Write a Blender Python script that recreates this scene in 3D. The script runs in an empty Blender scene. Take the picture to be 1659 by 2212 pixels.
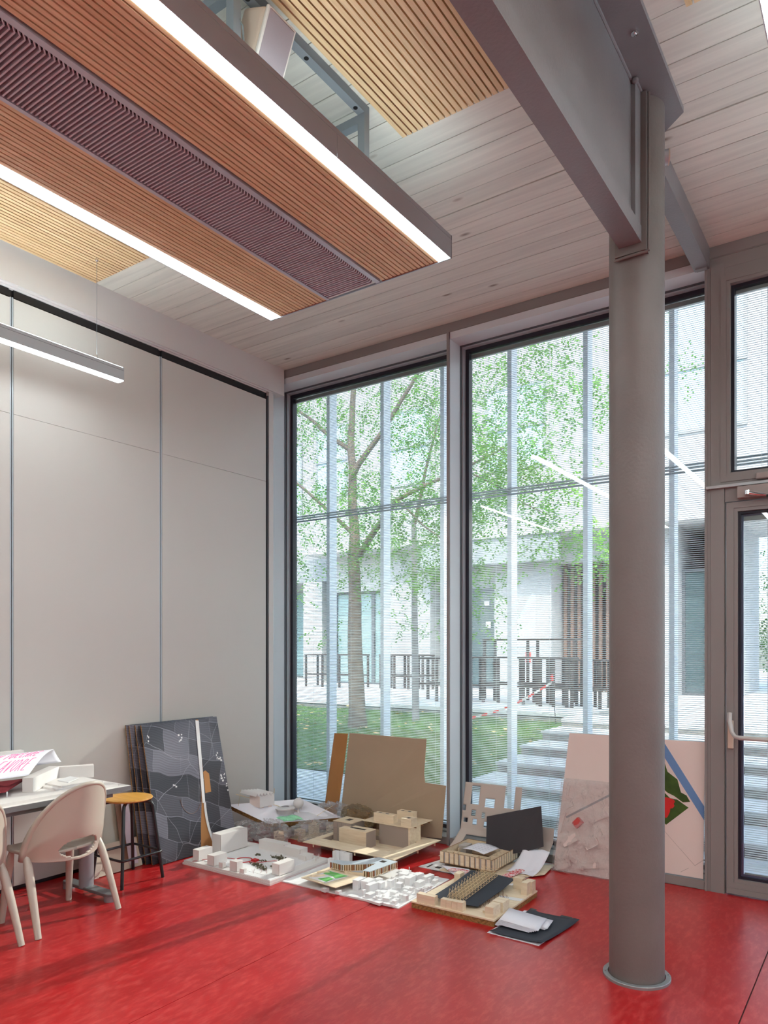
import bpy, bmesh, math, random
from mathutils import Vector, Matrix, noise
random.seed(7)
R = math.radians
D = bpy.data
COL = bpy.context.scene.collection
SC = bpy.context.scene

# ------------------------------------------------------------------ camera
cam_d = D.cameras.new('camera'); cam = D.objects.new('camera', cam_d); COL.objects.link(cam)
cam.location = (4.713, -5.181, 1.6)
cam.rotation_euler = (R(90), 0, R(34.673))
cam_d.sensor_fit = 'HORIZONTAL'; cam_d.sensor_width = 24.0
cam_d.lens = 24.0 * 1583.7 / 1659.0
cam_d.shift_y = 293.0 / 1659.0
cam_d.clip_end = 200
SC.camera = cam

# ------------------------------------------------------------------ sky, sun, exposure
w = D.worlds.new('world'); SC.world = w; w.use_nodes = True
nt = w.node_tree; nt.nodes.clear()
sky = nt.nodes.new('ShaderNodeTexSky'); sky.sky_type = 'NISHITA'; sky.sun_disc = False
sky.sun_elevation = R(54); sky.sun_rotation = R(155); sky.dust_density = 2.5; sky.air_density = 1.0
bg = nt.nodes.new('ShaderNodeBackground'); bg.inputs['Strength'].default_value = 0.78
wo = nt.nodes.new('ShaderNodeOutputWorld')
nt.links.new(sky.outputs[0], bg.inputs[0]); nt.links.new(bg.outputs[0], wo.inputs[0])
sun_d = D.lights.new('sun', 'SUN'); sun_d.energy = 3.4; sun_d.angle = R(0.6); sun_d.color = (1, .96, .9)
sun = D.objects.new('sun', sun_d); COL.objects.link(sun)
sun.rotation_euler = Vector((-.40, .80, -1.24)).to_track_quat('-Z', 'Y').to_euler()
# added spot standing in for sunlight thrown back by a window across the court
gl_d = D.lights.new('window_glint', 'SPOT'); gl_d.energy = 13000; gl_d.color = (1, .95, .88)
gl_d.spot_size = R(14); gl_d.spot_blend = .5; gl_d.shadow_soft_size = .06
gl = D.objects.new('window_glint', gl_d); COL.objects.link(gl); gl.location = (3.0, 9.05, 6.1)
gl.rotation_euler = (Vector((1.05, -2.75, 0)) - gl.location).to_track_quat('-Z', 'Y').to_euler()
SC.view_settings.view_transform = 'Standard'; SC.view_settings.look = 'None'
SC.view_settings.exposure = 0.22; SC.view_settings.gamma = 1.0
SC.view_settings.use_curve_mapping = False
LAMP, UPL = 17.0, 28.0   # radiance of the lamp diffusers and of the uplights added to brighten the ceiling

# ------------------------------------------------------------------ materials
def srgb(r, g, b):
    f = lambda c: (c / 12.92 if c <= .04045 else ((c + .055) / 1.055) ** 2.4)
    return (f(r / 255), f(g / 255), f(b / 255), 1)
def mat(name, col, rough=.6, metal=0, spec=.5, var=0, scale=8, stretch=(1, 1, 1), bump=0, bscale=60, coat=0):
    m = D.materials.new(name); m.use_nodes = True
    n = m.node_tree.nodes; l = m.node_tree.links; b = n['Principled BSDF']
    c = col if len(col) == 4 else tuple(col) + (1,)
    b.inputs['Base Color'].default_value = c
    b.inputs['Roughness'].default_value = rough; b.inputs['Metallic'].default_value = metal
    b.inputs['Specular IOR Level'].default_value = spec
    if coat: b.inputs['Coat Weight'].default_value = coat; b.inputs['Coat Roughness'].default_value = .15
    if var or bump:
        g = n.new('ShaderNodeNewGeometry'); mp = n.new('ShaderNodeMapping'); mp.inputs['Scale'].default_value = stretch
        l.new(g.outputs['Position'], mp.inputs['Vector'])
    if var:
        t = n.new('ShaderNodeTexNoise'); t.inputs['Scale'].default_value = scale; t.inputs['Detail'].default_value = 6
        l.new(mp.outputs[0], t.inputs['Vector'])
        r = n.new('ShaderNodeValToRGB'); e = r.color_ramp.elements
        e[0].position = .3; e[1].position = .7
        e[0].color = tuple(x * (1 - var) for x in c[:3]) + (1,); e[1].color = tuple(min(1, x * (1 + var)) for x in c[:3]) + (1,)
        l.new(t.outputs['Fac'], r.inputs[0]); l.new(r.outputs[0], b.inputs['Base Color'])
    if bump:
        t2 = n.new('ShaderNodeTexNoise'); t2.inputs['Scale'].default_value = bscale; t2.inputs['Detail'].default_value = 4
        l.new(mp.outputs[0], t2.inputs['Vector'])
        bp = n.new('ShaderNodeBump'); bp.inputs['Strength'].default_value = bump; bp.inputs['Distance'].default_value = .01
        l.new(t2.outputs['Fac'], bp.inputs['Height']); l.new(bp.outputs[0], b.inputs['Normal'])
    return m
def wood(name, c0, c1, rough=.55, grain=(1.2, 22, 22), rnd=.12, knots=0, kcol=(.16, .09, .05)):
    """grain runs along the first axis of the stretch; every board gets its own tint and offset"""
    m = D.materials.new(name); m.use_nodes = True
    n = m.node_tree.nodes; l = m.node_tree.links; b = n['Principled BSDF']; b.inputs['Roughness'].default_value = rough
    g = n.new('ShaderNodeNewGeometry'); oi = n.new('ShaderNodeObjectInfo')
    add = n.new('ShaderNodeVectorMath'); add.operation = 'MULTIPLY_ADD'
    cmb = n.new('ShaderNodeCombineXYZ')
    for i in range(3): l.new(oi.outputs['Random'], cmb.inputs[i])
    add.inputs[1].default_value = (37, 37, 37); l.new(cmb.outputs[0], add.inputs[0]); l.new(g.outputs['Position'], add.inputs[2])
    mp = n.new('ShaderNodeMapping'); mp.inputs['Scale'].default_value = grain; l.new(add.outputs[0], mp.inputs['Vector'])
    t = n.new('ShaderNodeTexNoise'); t.inputs['Scale'].default_value = 1.6; t.inputs['Detail'].default_value = 8; t.inputs['Distortion'].default_value = .8
    l.new(mp.outputs[0], t.inputs['Vector'])
    r = n.new('ShaderNodeValToRGB'); e = r.color_ramp.elements
    e[0].position = .33; e[1].position = .66; e[0].color = tuple(c0) + (1,); e[1].color = tuple(c1) + (1,)
    l.new(t.outputs['Fac'], r.inputs[0])
    hsv = n.new('ShaderNodeHueSaturation'); mr = n.new('ShaderNodeMapRange')
    mr.inputs[3].default_value = 1 - rnd; mr.inputs[4].default_value = 1 + rnd
    l.new(oi.outputs['Random'], mr.inputs[0]); l.new(mr.outputs[0], hsv.inputs['Value']); l.new(r.outputs[0], hsv.inputs['Color'])
    out = hsv.outputs[0]
    if knots:
        mp2 = n.new('ShaderNodeMapping'); mp2.inputs['Scale'].default_value = (2.6, 6.5, 1); l.new(add.outputs[0], mp2.inputs['Vector'])
        v = n.new('ShaderNodeTexVoronoi'); v.inputs['Scale'].default_value = 1.0; v.inputs['Randomness'].default_value = 1
        l.new(mp2.outputs[0], v.inputs['Vector'])
        kr = n.new('ShaderNodeValToRGB'); k = kr.color_ramp.elements
        k[0].position = .035; k[0].color = (1, 1, 1, 1); k[1].position = .13; k[1].color = (0, 0, 0, 1)
        l.new(v.outputs['Distance'], kr.inputs[0])
        sep = n.new('ShaderNodeSeparateColor'); l.new(v.outputs['Color'], sep.inputs[0])
        gt = n.new('ShaderNodeMath'); gt.operation = 'GREATER_THAN'; gt.inputs[1].default_value = .45; l.new(sep.outputs[0], gt.inputs[0])
        mu = n.new('ShaderNodeMath'); mu.operation = 'MULTIPLY'; l.new(kr.outputs[0], mu.inputs[0]); l.new(gt.outputs[0], mu.inputs[1])
        mu2 = n.new('ShaderNodeMath'); mu2.operation = 'MULTIPLY'; mu2.inputs[1].default_value = knots; l.new(mu.outputs[0], mu2.inputs[0])
        mx = n.new('ShaderNodeMix'); mx.data_type = 'RGBA'; l.new(mu2.outputs[0], mx.inputs[0]); l.new(out, mx.inputs[6])
        mx.inputs[7].default_value = tuple(kcol) + (1,); out = mx.outputs[2]
    l.new(out, b.inputs['Base Color'])
    bp = n.new('ShaderNodeBump'); bp.inputs['Strength'].default_value = .12; bp.inputs['Distance'].default_value = .004
    l.new(t.outputs['Fac'], bp.inputs['Height']); l.new(bp.outputs[0], b.inputs['Normal'])
    return m
def emis(name, col, s):
    m = D.materials.new(name); m.use_nodes = True; n = m.node_tree.nodes; n.clear()
    e = n.new('ShaderNodeEmission'); e.inputs[0].default_value = tuple(col) + (1,); e.inputs[1].default_value = s
    o = n.new('ShaderNodeOutputMaterial'); m.node_tree.links.new(e.outputs[0], o.inputs[0]); return m
def film(name, tint, rough=.08, gloss=.14, haze=.0, bump=0, bscale=20, hazecol=(.9, .9, .9)):
    """thin glass or plastic film: see-through, with a fresnel reflection and a little haze"""
    m = D.materials.new(name); m.use_nodes = True; n = m.node_tree.nodes; n.clear(); l = m.node_tree.links
    t = n.new('ShaderNodeBsdfTransparent'); t.inputs[0].default_value = tuple(tint) + (1,)
    g = n.new('ShaderNodeBsdfGlossy'); g.inputs['Roughness'].default_value = rough
    fr = n.new('ShaderNodeLayerWeight'); fr.inputs['Blend'].default_value = .5
    pw = n.new('ShaderNodeMath'); pw.operation = 'POWER'; pw.inputs[1].default_value = 4.0; l.new(fr.outputs['Facing'], pw.inputs[0])
    mu = n.new('ShaderNodeMath'); mu.operation = 'MULTIPLY_ADD'; mu.inputs[1].default_value = .9 - gloss; mu.inputs[2].default_value = gloss
    l.new(pw.outputs[0], mu.inputs[0])
    mx = n.new('ShaderNodeMixShader'); l.new(mu.outputs[0], mx.inputs[0]); l.new(t.outputs[0], mx.inputs[1]); l.new(g.outputs[0], mx.inputs[2])
    out = mx
    if haze:
        d = n.new('ShaderNodeBsdfDiffuse'); d.inputs[0].default_value = tuple(hazecol) + (1,)
        m2 = n.new('ShaderNodeMixShader'); m2.inputs[0].default_value = haze
        l.new(mx.outputs[0], m2.inputs[1]); l.new(d.outputs[0], m2.inputs[2]); out = m2
    if bump:
        gm = n.new('ShaderNodeNewGeometry'); tx = n.new('ShaderNodeTexNoise'); tx.inputs['Scale'].default_value = bscale; tx.inputs['Detail'].default_value = 5
        tx.inputs['Distortion'].default_value = 1.5
        l.new(gm.outputs['Position'], tx.inputs['Vector'])
        bp = n.new('ShaderNodeBump'); bp.inputs['Strength'].default_value = bump; bp.inputs['Distance'].default_value = .03
        l.new(tx.outputs['Fac'], bp.inputs['Height']); l.new(bp.outputs[0], g.inputs['Normal']); l.new(bp.outputs[0], fr.inputs['Normal'])
    o = n.new('ShaderNodeOutputMaterial'); l.new(out.outputs[0], o.inputs[0]); return m

M = {}
M['frame'] = mat('frame_paint', srgb(140, 135, 133), .42, 0, .5, bump=.03, bscale=220)
M['lining'] = mat('window_lining_paint', srgb(214, 220, 224), .36)  # frame grey made pale and bluish to stand for daylight on the reveals
M['trimgrey'] = mat('trim_paint', srgb(186, 190, 192), .38)
M['steel'] = mat('steel_paint', srgb(128, 127, 130), .36, 0, .5, var=.06, scale=5, bump=.12, bscale=70)
M['concretecol'] = mat('column_paint', srgb(118, 111, 108), .5, 0, .5, var=.07, scale=4, bump=.15, bscale=60)
M['collar'] = mat('collar_metal', srgb(150, 152, 153), .4, .4)
M['black'] = mat('black_gasket', (.012, .012, .014), .35)
M['gasket'] = mat('glazing_gasket', (.018, .018, .03), .3)
M['wallpanel'] = mat('wall_panel', srgb(211, 207, 201), .42, 0, .4, var=.015, scale=.7)
M['white'] = mat('white_paint', srgb(218, 214, 211), .6)
M['alu'] = mat('aluminium', srgb(190, 198, 204), .32, .2)
M['chrome'] = mat('chrome', (.8, .8, .82), .08, 1)
M['zinc'] = mat('zinc_steel', srgb(140, 148, 154), .42, .1)
M['darkframe'] = mat('dark_frame_paint', srgb(88, 92, 97), .45, .2)
M['fascia'] = mat('fascia_metal', srgb(184, 188, 190), .4, .05)
M['fin'] = mat('grille_fin_metal', srgb(196, 184, 192), .4, 0)
M['finback'] = mat('grille_dark_backing', srgb(48, 38, 42), .8)
M['finrail'] = mat('grille_rail_metal', srgb(190, 184, 192), .35, .4)
M['ceil'] = wood('whitewashed_spruce', srgb(212, 210, 201)[:3], srgb(228, 226, 216)[:3], .6, (.8, 14, 14), .035, knots=.85, kcol=srgb(128, 108, 92)[:3])
M['slat'] = wood('oak_slat', srgb(206, 168, 124)[:3], srgb(230, 198, 156)[:3], .5, (26, 1.1, 26), .05)
M['slat2'] = wood('ash_slat', srgb(212, 178, 132)[:3], srgb(236, 206, 162)[:3], .5, (26, 1.1, 26), .04)
M['slatback'] = mat('slat_dark_felt', srgb(98, 62, 40), .9)
M['diff'] = emis('lamp_diffuser', (.89, .985, 1), LAMP)
M['updiff'] = emis('lamp_upper_diffuser', (.84, .975, 1), UPL)  # glow added on the pendant tops to lift the ceiling
M['updim'] = emis('raft_upper_diffuser', (.84, .975, 1), UPL * .34)  # weaker glow added on top of the raft housings
M['glass'] = film('window_glass', (.93, .97, .96), .0, .05)
M['slatblind'] = mat('blind_slat', srgb(236, 240, 244), .4)
M['spacer'] = mat('blind_rail', srgb(150, 155, 156), .45)
M['cream'] = mat('cream_plastic', srgb(216, 196, 178), .45)
M['grillcloth'] = mat('speaker_grille', srgb(170, 158, 162), .6, .2, bump=.2, bscale=500)
M['duct'] = mat('duct_film', srgb(150, 152, 150), .35, .2, bump=.4, bscale=14)
M['black_rubber'] = mat('black_rubber', (.02, .02, .02), .5)
def floor_mat():
    m = D.materials.new('red_linoleum'); m.use_nodes = True; n = m.node_tree.nodes; l = m.node_tree.links; b = n['Principled BSDF']
    g = n.new('ShaderNodeNewGeometry')
    mp = n.new('ShaderNodeMapping'); mp.inputs['Scale'].default_value = (5, 1.6, 1); mp.inputs['Rotation'].default_value = (0, 0, R(20)); l.new(g.outputs['Position'], mp.inputs['Vector'])
    t = n.new('ShaderNodeTexNoise'); t.inputs['Scale'].default_value = 1.1; t.inputs['Detail'].default_value = 2; t.inputs['Roughness'].default_value = .5; l.new(mp.outputs[0], t.inputs['Vector'])
    r = n.new('ShaderNodeValToRGB'); e = r.color_ramp.elements
    e[0].position = .25; e[0].color = srgb(160, 15, 21); e[1].position = .75; e[1].color = srgb(180, 30, 33)
    l.new(t.outputs['Fac'], r.inputs[0])
    # fine pale flecks of the marbled linoleum
    t3 = n.new('ShaderNodeTexNoise'); t3.inputs['Scale'].default_value = 7; t3.inputs['Detail'].default_value = 5; t3.inputs['Roughness'].default_value = .65; l.new(mp.outputs[0], t3.inputs['Vector'])
    r3 = n.new('ShaderNodeMapRange'); r3.inputs[1].default_value = .46; r3.inputs[2].default_value = .76; r3.inputs[3].default_value = 0; r3.inputs[4].default_value = .5
    l.new(t3.outputs['Fac'], r3.inputs[0])
    mx = n.new('ShaderNodeMix'); mx.data_type = 'RGBA'; l.new(r3.outputs[0], mx.inputs[0]); l.new(r.outputs[0], mx.inputs[6]); mx.inputs[7].default_value = srgb(218, 92, 86)
    l.new(mx.outputs[2], b.inputs['Base Color'])
    rr = n.new('ShaderNodeMapRange'); b.inputs['Roughness'].default_value = .28
    b.inputs['Specular IOR Level'].default_value = .45
    return m
M['floor'] = floor_mat()

# ------------------------------------------------------------------ mesh builder
class MB:
    def __init__(s): s.v = []; s.f = []; s.smooth = False
    def quad(s, a, b, c, d):
        i = len(s.v); s.v += [tuple(a), tuple(b), tuple(c), tuple(d)]; s.f.append((i, i + 1, i + 2, i + 3)); return s
    def box(s, x0, y0, z0, x1, y1, z1, rot=0, piv=None):
        i = len(s.v)
        P = [(x0, y0, z0), (x1, y0, z0), (x1, y1, z0), (x0, y1, z0), (x0, y0, z1), (x1, y0, z1), (x1, y1, z1), (x0, y1, z1)]
        if rot:
            cx, cy = piv or ((x0 + x1) / 2, (y0 + y1) / 2); c, n = math.cos(rot), math.sin(rot)
            P = [(cx + (x - cx) * c - (y - cy) * n, cy + (x - cx) * n + (y - cy) * c, z) for x, y, z in P]
        s.v += P
        s.f += [tuple(i + k for k in q) for q in ((0, 3, 2, 1), (4, 5, 6, 7), (0, 1, 5, 4), (1, 2, 6, 5), (2, 3, 7, 6), (3, 0, 4, 7))]
        return s
    def prism(s, poly, z0, z1):
        i = len(s.v); n = len(poly)
        s.v += [(x, y, z0) for x, y in poly] + [(x, y, z1) for x, y in poly]
        s.f.append(tuple(i + k for k in reversed(range(n)))); s.f.append(tuple(i + n + k for k in range(n)))
        s.f += [(i + k, i + (k + 1) % n, i + n + (k + 1) % n, i + n + k) for k in range(n)]
        return s
    def slab(s, pts, off):
        """polygon of 3D points extruded by the vector off"""
        i = len(s.v); n = len(pts); off = Vector(off)
        s.v += [tuple(p) for p in pts] + [tuple(Vector(p) + off) for p in pts]
        s.f.append(tuple(i + k for k in range(n))); s.f.append(tuple(i + n + k for k in reversed(range(n))))
        s.f += [(i + k, i + n + k, i + n + (k + 1) % n, i + (k + 1) % n) for k in range(n)]
        return s
    def tube(s, path, r, n=10, cap=True):
        path = [Vector(p) for p in path]; m = len(path)
        rs = r if isinstance(r, (list, tuple)) else [r] * m
        base = len(s.v); up = None
        for k, p in enumerate(path):
            t = (path[min(k + 1, m - 1)] - path[max(k - 1, 0)]).normalized()
            if up is None:
                up = Vector((0, 0, 1)) if abs(t.z) < .9 else Vector((1, 0, 0))
            a = t.cross(up).normalized(); b2 = a.cross(t).normalized(); up = b2
            rr = rs[k]; ra, rb = rr if isinstance(rr, tuple) else (rr, rr)
            for j in range(n):
                w2 = 2 * math.pi * j / n
                s.v.append(tuple(p + a * (ra * math.cos(w2)) + b2 * (rb * math.sin(w2))))
        for k in range(m - 1):
            for j in range(n):
                a0 = base + k * n + j; a1 = base + k * n + (j + 1) % n
                s.f.append((a0, a1, a1 + n, a0 + n))
        if cap:
            s.f.append(tuple(base + j for j in reversed(range(n)))); s.f.append(tuple(base + (m - 1) * n + j for j in range(n)))
        return s
    def lathe(s, prof, cx, cy, n=32, axis='z'):
        base = len(s.v); m = len(prof)
        for r, z in prof:
            for j in range(n):
                w2 = 2 * math.pi * j / n
                s.v.append((cx + r * math.cos(w2), cy + r * math.sin(w2), z))
        for k in range(m - 1):
            for j in range(n):
                a0 = base + k * n + j; a1 = base + k * n + (j + 1) % n
                s.f.append((a0, a1, a1 + n, a0 + n))
        s.f.append(tuple(base + j for j in reversed(range(n)))); s.f.append(tuple(base + (m - 1) * n + j for j in range(n)))
        return s
    def grid(s, pts, mask=None):
        """pts[i][j] 3D; faces unless mask(i,j) is False"""
        base = len(s.v); a = len(pts); b = len(pts[0])
        for row in pts: s.v += [tuple(p) for p in row]
        for i in range(a - 1):
            for j in range(b - 1):
                if mask is None or mask(i, j):
                    k = base + i * b + j; s.f.append((k, k + 1, k + b + 1, k + b))
        return s
def tag(o, label=None, cat=None, group=None, kind=None):
    if label: o['label'] = label
    if cat: o['category'] = cat
    if group: o['group'] = group
    if kind: o['kind'] = kind
    return o
def build(name, mb, m, parent=None, smooth=False, origin=None):
    me = D.meshes.new(name)
    if parent is not None:
        off = Vector(parent.get('_o', (0, 0, 0)))
    elif origin is not None: off = Vector(origin)
    else:
        xs = [p[0] for p in mb.v]; ys = [p[1] for p in mb.v]; zs = [p[2] for p in mb.v]
        off = Vector(((min(xs) + max(xs)) / 2, (min(ys) + max(ys)) / 2, min(zs)))
    me.from_pydata([tuple(Vector(p) - off) for p in mb.v], [], mb.f); me.update()
    me.materials.append(m if not isinstance(m, str) else M[m])
    if smooth or mb.smooth:
        for p in me.polygons: p.use_smooth = True
        if smooth != 'all':
            try: me.set_sharp_from_angle(angle=R(38))
            except Exception: pass
    o = D.objects.new(name, me); COL.objects.link(o)
    if parent is None: o.location = off
    else: o.parent = parent
    o['_o'] = tuple(off)
    return o
def clean(mb):  # merge doubles after joining
    return mb
def empty(name, loc, label=None, cat=None, group=None, kind=None):
    o = D.objects.new(name, None); COL.objects.link(o); o.location = loc; o['_o'] = tuple(loc); o.empty_display_size = .1
    return tag(o, label, cat, group, kind)
def struct(name, mb, m, **k):
    return tag(build(name, mb, m, **k), kind='structure')
def share(name, src, loc, parent):
    """another part with the mesh of src, moved by loc"""
    o = D.objects.new(name, src.data); COL.objects.link(o); o.parent = parent; o.location = loc; o['_o'] = src['_o']; return o
def bevel(o, wdt=.003, seg=2):
    b = o.modifiers.new('bevel', 'BEVEL'); b.width = wdt; b.segments = seg; b.limit_method = 'ANGLE'; b.angle_limit = R(40); return o
B = lambda *a, **k: MB().box(*a, **k)

# ================================================================== THE ROOM
XR, YB = 8.6, -9.0
ZC = 4.228
# floor: linoleum sheets laid with fine joints
fl = struct('floor', B(-.35, YB, -.12, XR, .33, -.006), mat('floor_screed', srgb(60, 30, 28), .8))
xs = [-.35, 2.046, 4.18, 6.3, XR]
for a, b in zip(xs[:-1], xs[1:]):
    g = .0015 if b != 4.18 else .003
    g0 = .0015 if a != 4.18 else .003
    build('linoleum_sheet', B(a + g0, YB, -.006, b - g, .02, 0), 'floor', fl)
# ceiling: whitewashed boards on a slab
ce = struct('ceiling', B(-.4, YB, ZC + .02, XR, .32, ZC + .14), mat('ceiling_gap', srgb(92, 74, 62), .9))
pitch = .1445; y = -1.297; first = None; ys = []
k = -9
while -1.297 - k * pitch > YB:
    y1 = -1.297 - k * pitch; y0 = y1 - pitch
    g1 = .0075 if k in (0, 14, 28, 42) else .0026
    y0c = max(y0, YB); y1c = min(y1, .30)
    if y1c > y0c + .02:
        j = random.uniform(-.0012, .0012)
        build('ceiling_plank', B(-.40, y0c + .0024, ZC + j, XR, y1c - g1, ZC + .022), 'ceil', ce)
    k += 1
# left wall: tall movable partition panels under a white downstand beam
wl = struct('wall_left', B(-.30, YB, 0, -.06, -.14, ZC), 'black')
seams = [-.225, -1.421, -2.615, -3.81, -5.005, -6.2, -7.4, -8.6]
for a, b in zip(seams[:-1], seams[1:]):
    p = build('wall_panel', B(-.06, b + .013, .03, -.03, a - .013, 3.1335), 'wallpanel', wl); bevel(p, .0015, 1)
    p = build('wall_panel', B(-.06, b + .013, 3.135, -.0302, a - .013, 3.893), 'wallpanel', wl); bevel(p, .0008, 1)
    build('track_cover', B(-.06, b + .02, 3.905, -.046, a - .012, 3.957), 'black', wl)
for s in seams[1:]:
    build('seam_profile', B(-.06, s - .011, .03, -.034, s - .003, 3.90), 'alu', wl)
    build('seam_profile', B(-.06, s + .003, .03, -.0325, s + .011, 3.90), 'alu', wl)
build('wall_trim', B(-.17, -.218, 0, -.028, -.205, 3.93), 'darkframe', wl)
build('wall_trim', B(-.17, -.205, 0, -.022, -.148, 3.965), 'white', wl)
build('wall_trim', B(-.17, -.148, 0, -.03, -.128, 3.965), 'alu', wl)
struct('baseboard_left', B(-.06, -8.6, 0, -.05, -.225, .03), 'black')
bm_ = struct('trim_1', B(-.17, YB, 3.978, -.004, -.02, ZC), 'white')
tag(bm_, 'white downstand beam over the partition wall')
build('track_rail', B(-.06, -8.6, 3.957, -.036, -.225, 3.978), 'white', bm_)
build('track_rail', B(-.045, -8.6, 3.966, -.020, -.16, 3.978), M['white'], bm_)
# far sides of the hall, behind and to the right of the camera
struct('wall_back', B(-.3, YB - .2, 0, XR + .2, YB, ZC), 'white')
struct('wall_right', B(XR, YB, 0, XR + .2, .33, ZC), 'white')
# flat roof build-up above the ceiling
struct('roof', B(-3, YB - .6, ZC + .15, XR + 1, .62, 4.85), mat('roof_edge', srgb(150, 150, 148), .7))

# ================================================================== WINDOW WALL
GY = .262     # glass plane
wf = struct('wall_window', B(-.40, .0, 4.150, XR, .30, ZC), 'frame')
build('fascia_strip', B(-.028, -.004, 4.154, XR, .30, ZC - .008), 'frame', wf)
build('fascia_strip', B(-.028, .004, 4.098, XR, .30, 4.1495), 'frame', wf)
build('shadow_gap', B(-.05, .012, ZC - .012, XR, .30, ZC - .001), 'black', wf)
# a solid pier beyond the left jamb and beyond the right end
struct('wall_pier_left', B(-1.6, .05, 0, -.20, .33, ZC), 'frame')
def slats_mesh(x0, x1, z0, z1, yc, pitch=.0145, wd=.0138, tilt=R(13)):
    mb = MB(); z = z1
    dy = wd / 2 * math.cos(tilt); dz = wd / 2 * math.sin(tilt); t = .00035
    while z > z0:
        a = (x0, yc - dy, z - dz); b = (x1, yc - dy, z - dz); cm = (x0, yc, z + .0036); cn = (x1, yc, z + .0036); c = (x1, yc + dy, z + dz); d = (x0, yc + dy, z + dz)
        mb.quad(a, b, cn, cm); mb.quad(cm, cn, c, d)
        z -= pitch
    return mb
def blind(x0, x1, z0, z1, label, cords=4, group=None):
    o = empty('venetian_blind', ((x0 + x1) / 2, GY + .022, z0), label, 'blind', group)
    yc = GY + .022
    build('headrail', B(x0, yc - .009, z1 - .032, x1, yc + .009, z1), 'spacer', o)
    sl = build('blind_slats', slats_mesh(x0 + .004, x1 - .004, z0 + .02, z1 - .04, yc), 'slatblind', o); sl['kind'] = 'stuff'
    build('bottom_rail', B(x0 + .004, yc - .006, z0, x1 - .004, yc + .006, z0 + .011), 'spacer', o)
    n = cords
    for i in range(n):
        x = x0 + (x1 - x0) * (i + .5) / n
        build('ladder_cord', MB().tube([(x, yc - .0075, z0), (x, yc - .0075, z1 - .02)], .0011, 5), 'slatblind', o)
    return o
def frame_ring(mb, x0, x1, z0, z1, wd, y0, y1):
    mb.box(x0, y0, z0, x0 + wd, y1, z1); mb.box(x1 - wd, y0, z0, x1, y1, z1)
    mb.box(x0 + wd, y0, z0, x1 - wd, y1, z0 + wd); mb.box(x0 + wd, y0, z1 - wd, x1 - wd, y1, z1); return mb
def window(n, x0, x1, bl=True, label=''):
    w_ = empty('window_%d' % n, ((x0 + x1) / 2, .15, .05), kind='structure')
    # deep lining: soffit and side jambs in the daylit tone, sill
    build('soffit', B(x0, .0, 4.096, x1, .30, 4.150), 'lining', w_)
    build('jamb', B(x0 - .009, .003, .05, x0, .17, 4.096), 'lining', w_)
    build('jamb', B(x1, .003, .05, x1 + .009, .17, 4.096), 'lining', w_)
    build('sill', B(x0, .006, .0, x1, .25, .056), 'frame', w_)
    build('sill_nosing', B(x0, 0, .004, x1, .012, .062), 'frame', w_)
    build('glazing_bead', frame_ring(MB(), x0 + .002, x1 - .002, .056, 4.096, .012, .196, .238), 'alu', w_)
    build('bead_groove', frame_ring(MB(), x0 - .003, x1 + .003, .052, 4.10, .006, .166, .20), M['darkframe'], w_)
    build('gasket', frame_ring(MB(), x0 + .004, x1 - .004, .058, 4.094, .042, .238, .30), 'gasket', w_)
    build('pane', B(x0 + .03, GY, .07, x1 - .03, GY + .004, 4.08), 'glass', w_)
    return w_
window(1, -.172, 1.752); blind(-.122, 1.706, .115, 4.045, label='white venetian blind in the tall window next to the white partition wall')
window(2, 1.778, 3.70); blind(1.826, 3.652, .115, 4.045, label='white venetian blind in the tall window partly hidden by the round column')
# mullion between the windows, thin plate in front
mu = struct('trim_2', B(1.7545, -.014, 0, 1.7755, .24, 4.152), 'frame'); tag(mu, 'thin steel mullion fin between the two tall windows')
# ---- door and transom at the right
POST0, POST1 = 3.704, 3.826
dp = struct('trim_3', B(POST0, .012, 0, POST1, .30, 4.098), 'frame'); tag(dp, 'grey frame post left of the glass door')
build('post_plate', B(POST0, -.012, 0, POST0 + .014, .30, 4.098), 'frame', dp)
build('post_face', B(POST0 + .014, -.002, 0, POST0 + .034, .012, 4.098), 'frame', dp)
build('post_face', B(POST0 + .0355, -.006, 0, POST1 - .004, .012, 4.098), 'frame', dp)
DX1 = 4.90
tr = empty('window_3', ((POST1 + DX1) / 2, 0, 2.6), kind='structure')
build('transom_frame', frame_ring(MB(), POST1 - .03, DX1, 2.655, 4.098, .03, -.004, .2), 'frame', tr)
build('transom_leaf', frame_ring(MB(), 3.80, DX1 - .03, 2.676, 4.012, .034, -.012, .2), 'frame', tr)
build('transom_bead', frame_ring(MB(), 3.834, DX1 - .064, 2.71, 3.978, .022, -.008, .18), 'frame', tr)
build('gasket', frame_ring(MB(), 3.856, DX1 - .086, 2.732, 3.956, .02, .03, .12), 'gasket', tr)
build('pane', B(3.87, .06, 2.74, DX1 - .1, .064, 3.945), 'glass', tr)
build('transom_head', B(POST1, -.003, 4.0125, DX1, .2, 4.097), 'frame', tr)
build('transom_ledge', B(POST0 + .012, -.034, 2.636, DX1 + .1, .0, 2.653), 'trimgrey', tr)
build('transom_rail', B(POST1, -.003, 2.545, DX1, .2, 2.636), 'frame', tr)
dr = empty('door_1', ((POST1 + DX1) / 2, 0, 0), kind='structure')
build('door_stile', B(3.834, -.008, .012, 3.878, .06, 2.538), 'frame', dr)
build('door_stile', B(DX1 - .08, -.008, .012, DX1 - .036, .06, 2.538), 'frame', dr)
build('door_rail', B(3.878, -.008, .048, DX1 - .08, .06, .085), 'frame', dr)
build('door_kickplate', B(3.836, -.012, .012, DX1 - .038, .06, .047), 'frame', dr)
build('door_rail', B(3.878, -.008, 2.50, DX1 - .08, .06, 2.538), 'frame', dr)
build('door_bead', frame_ring(MB(), 3.8785, DX1 - .081, .0855, 2.4995, .022, -.004, .055), 'frame', dr)
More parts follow.
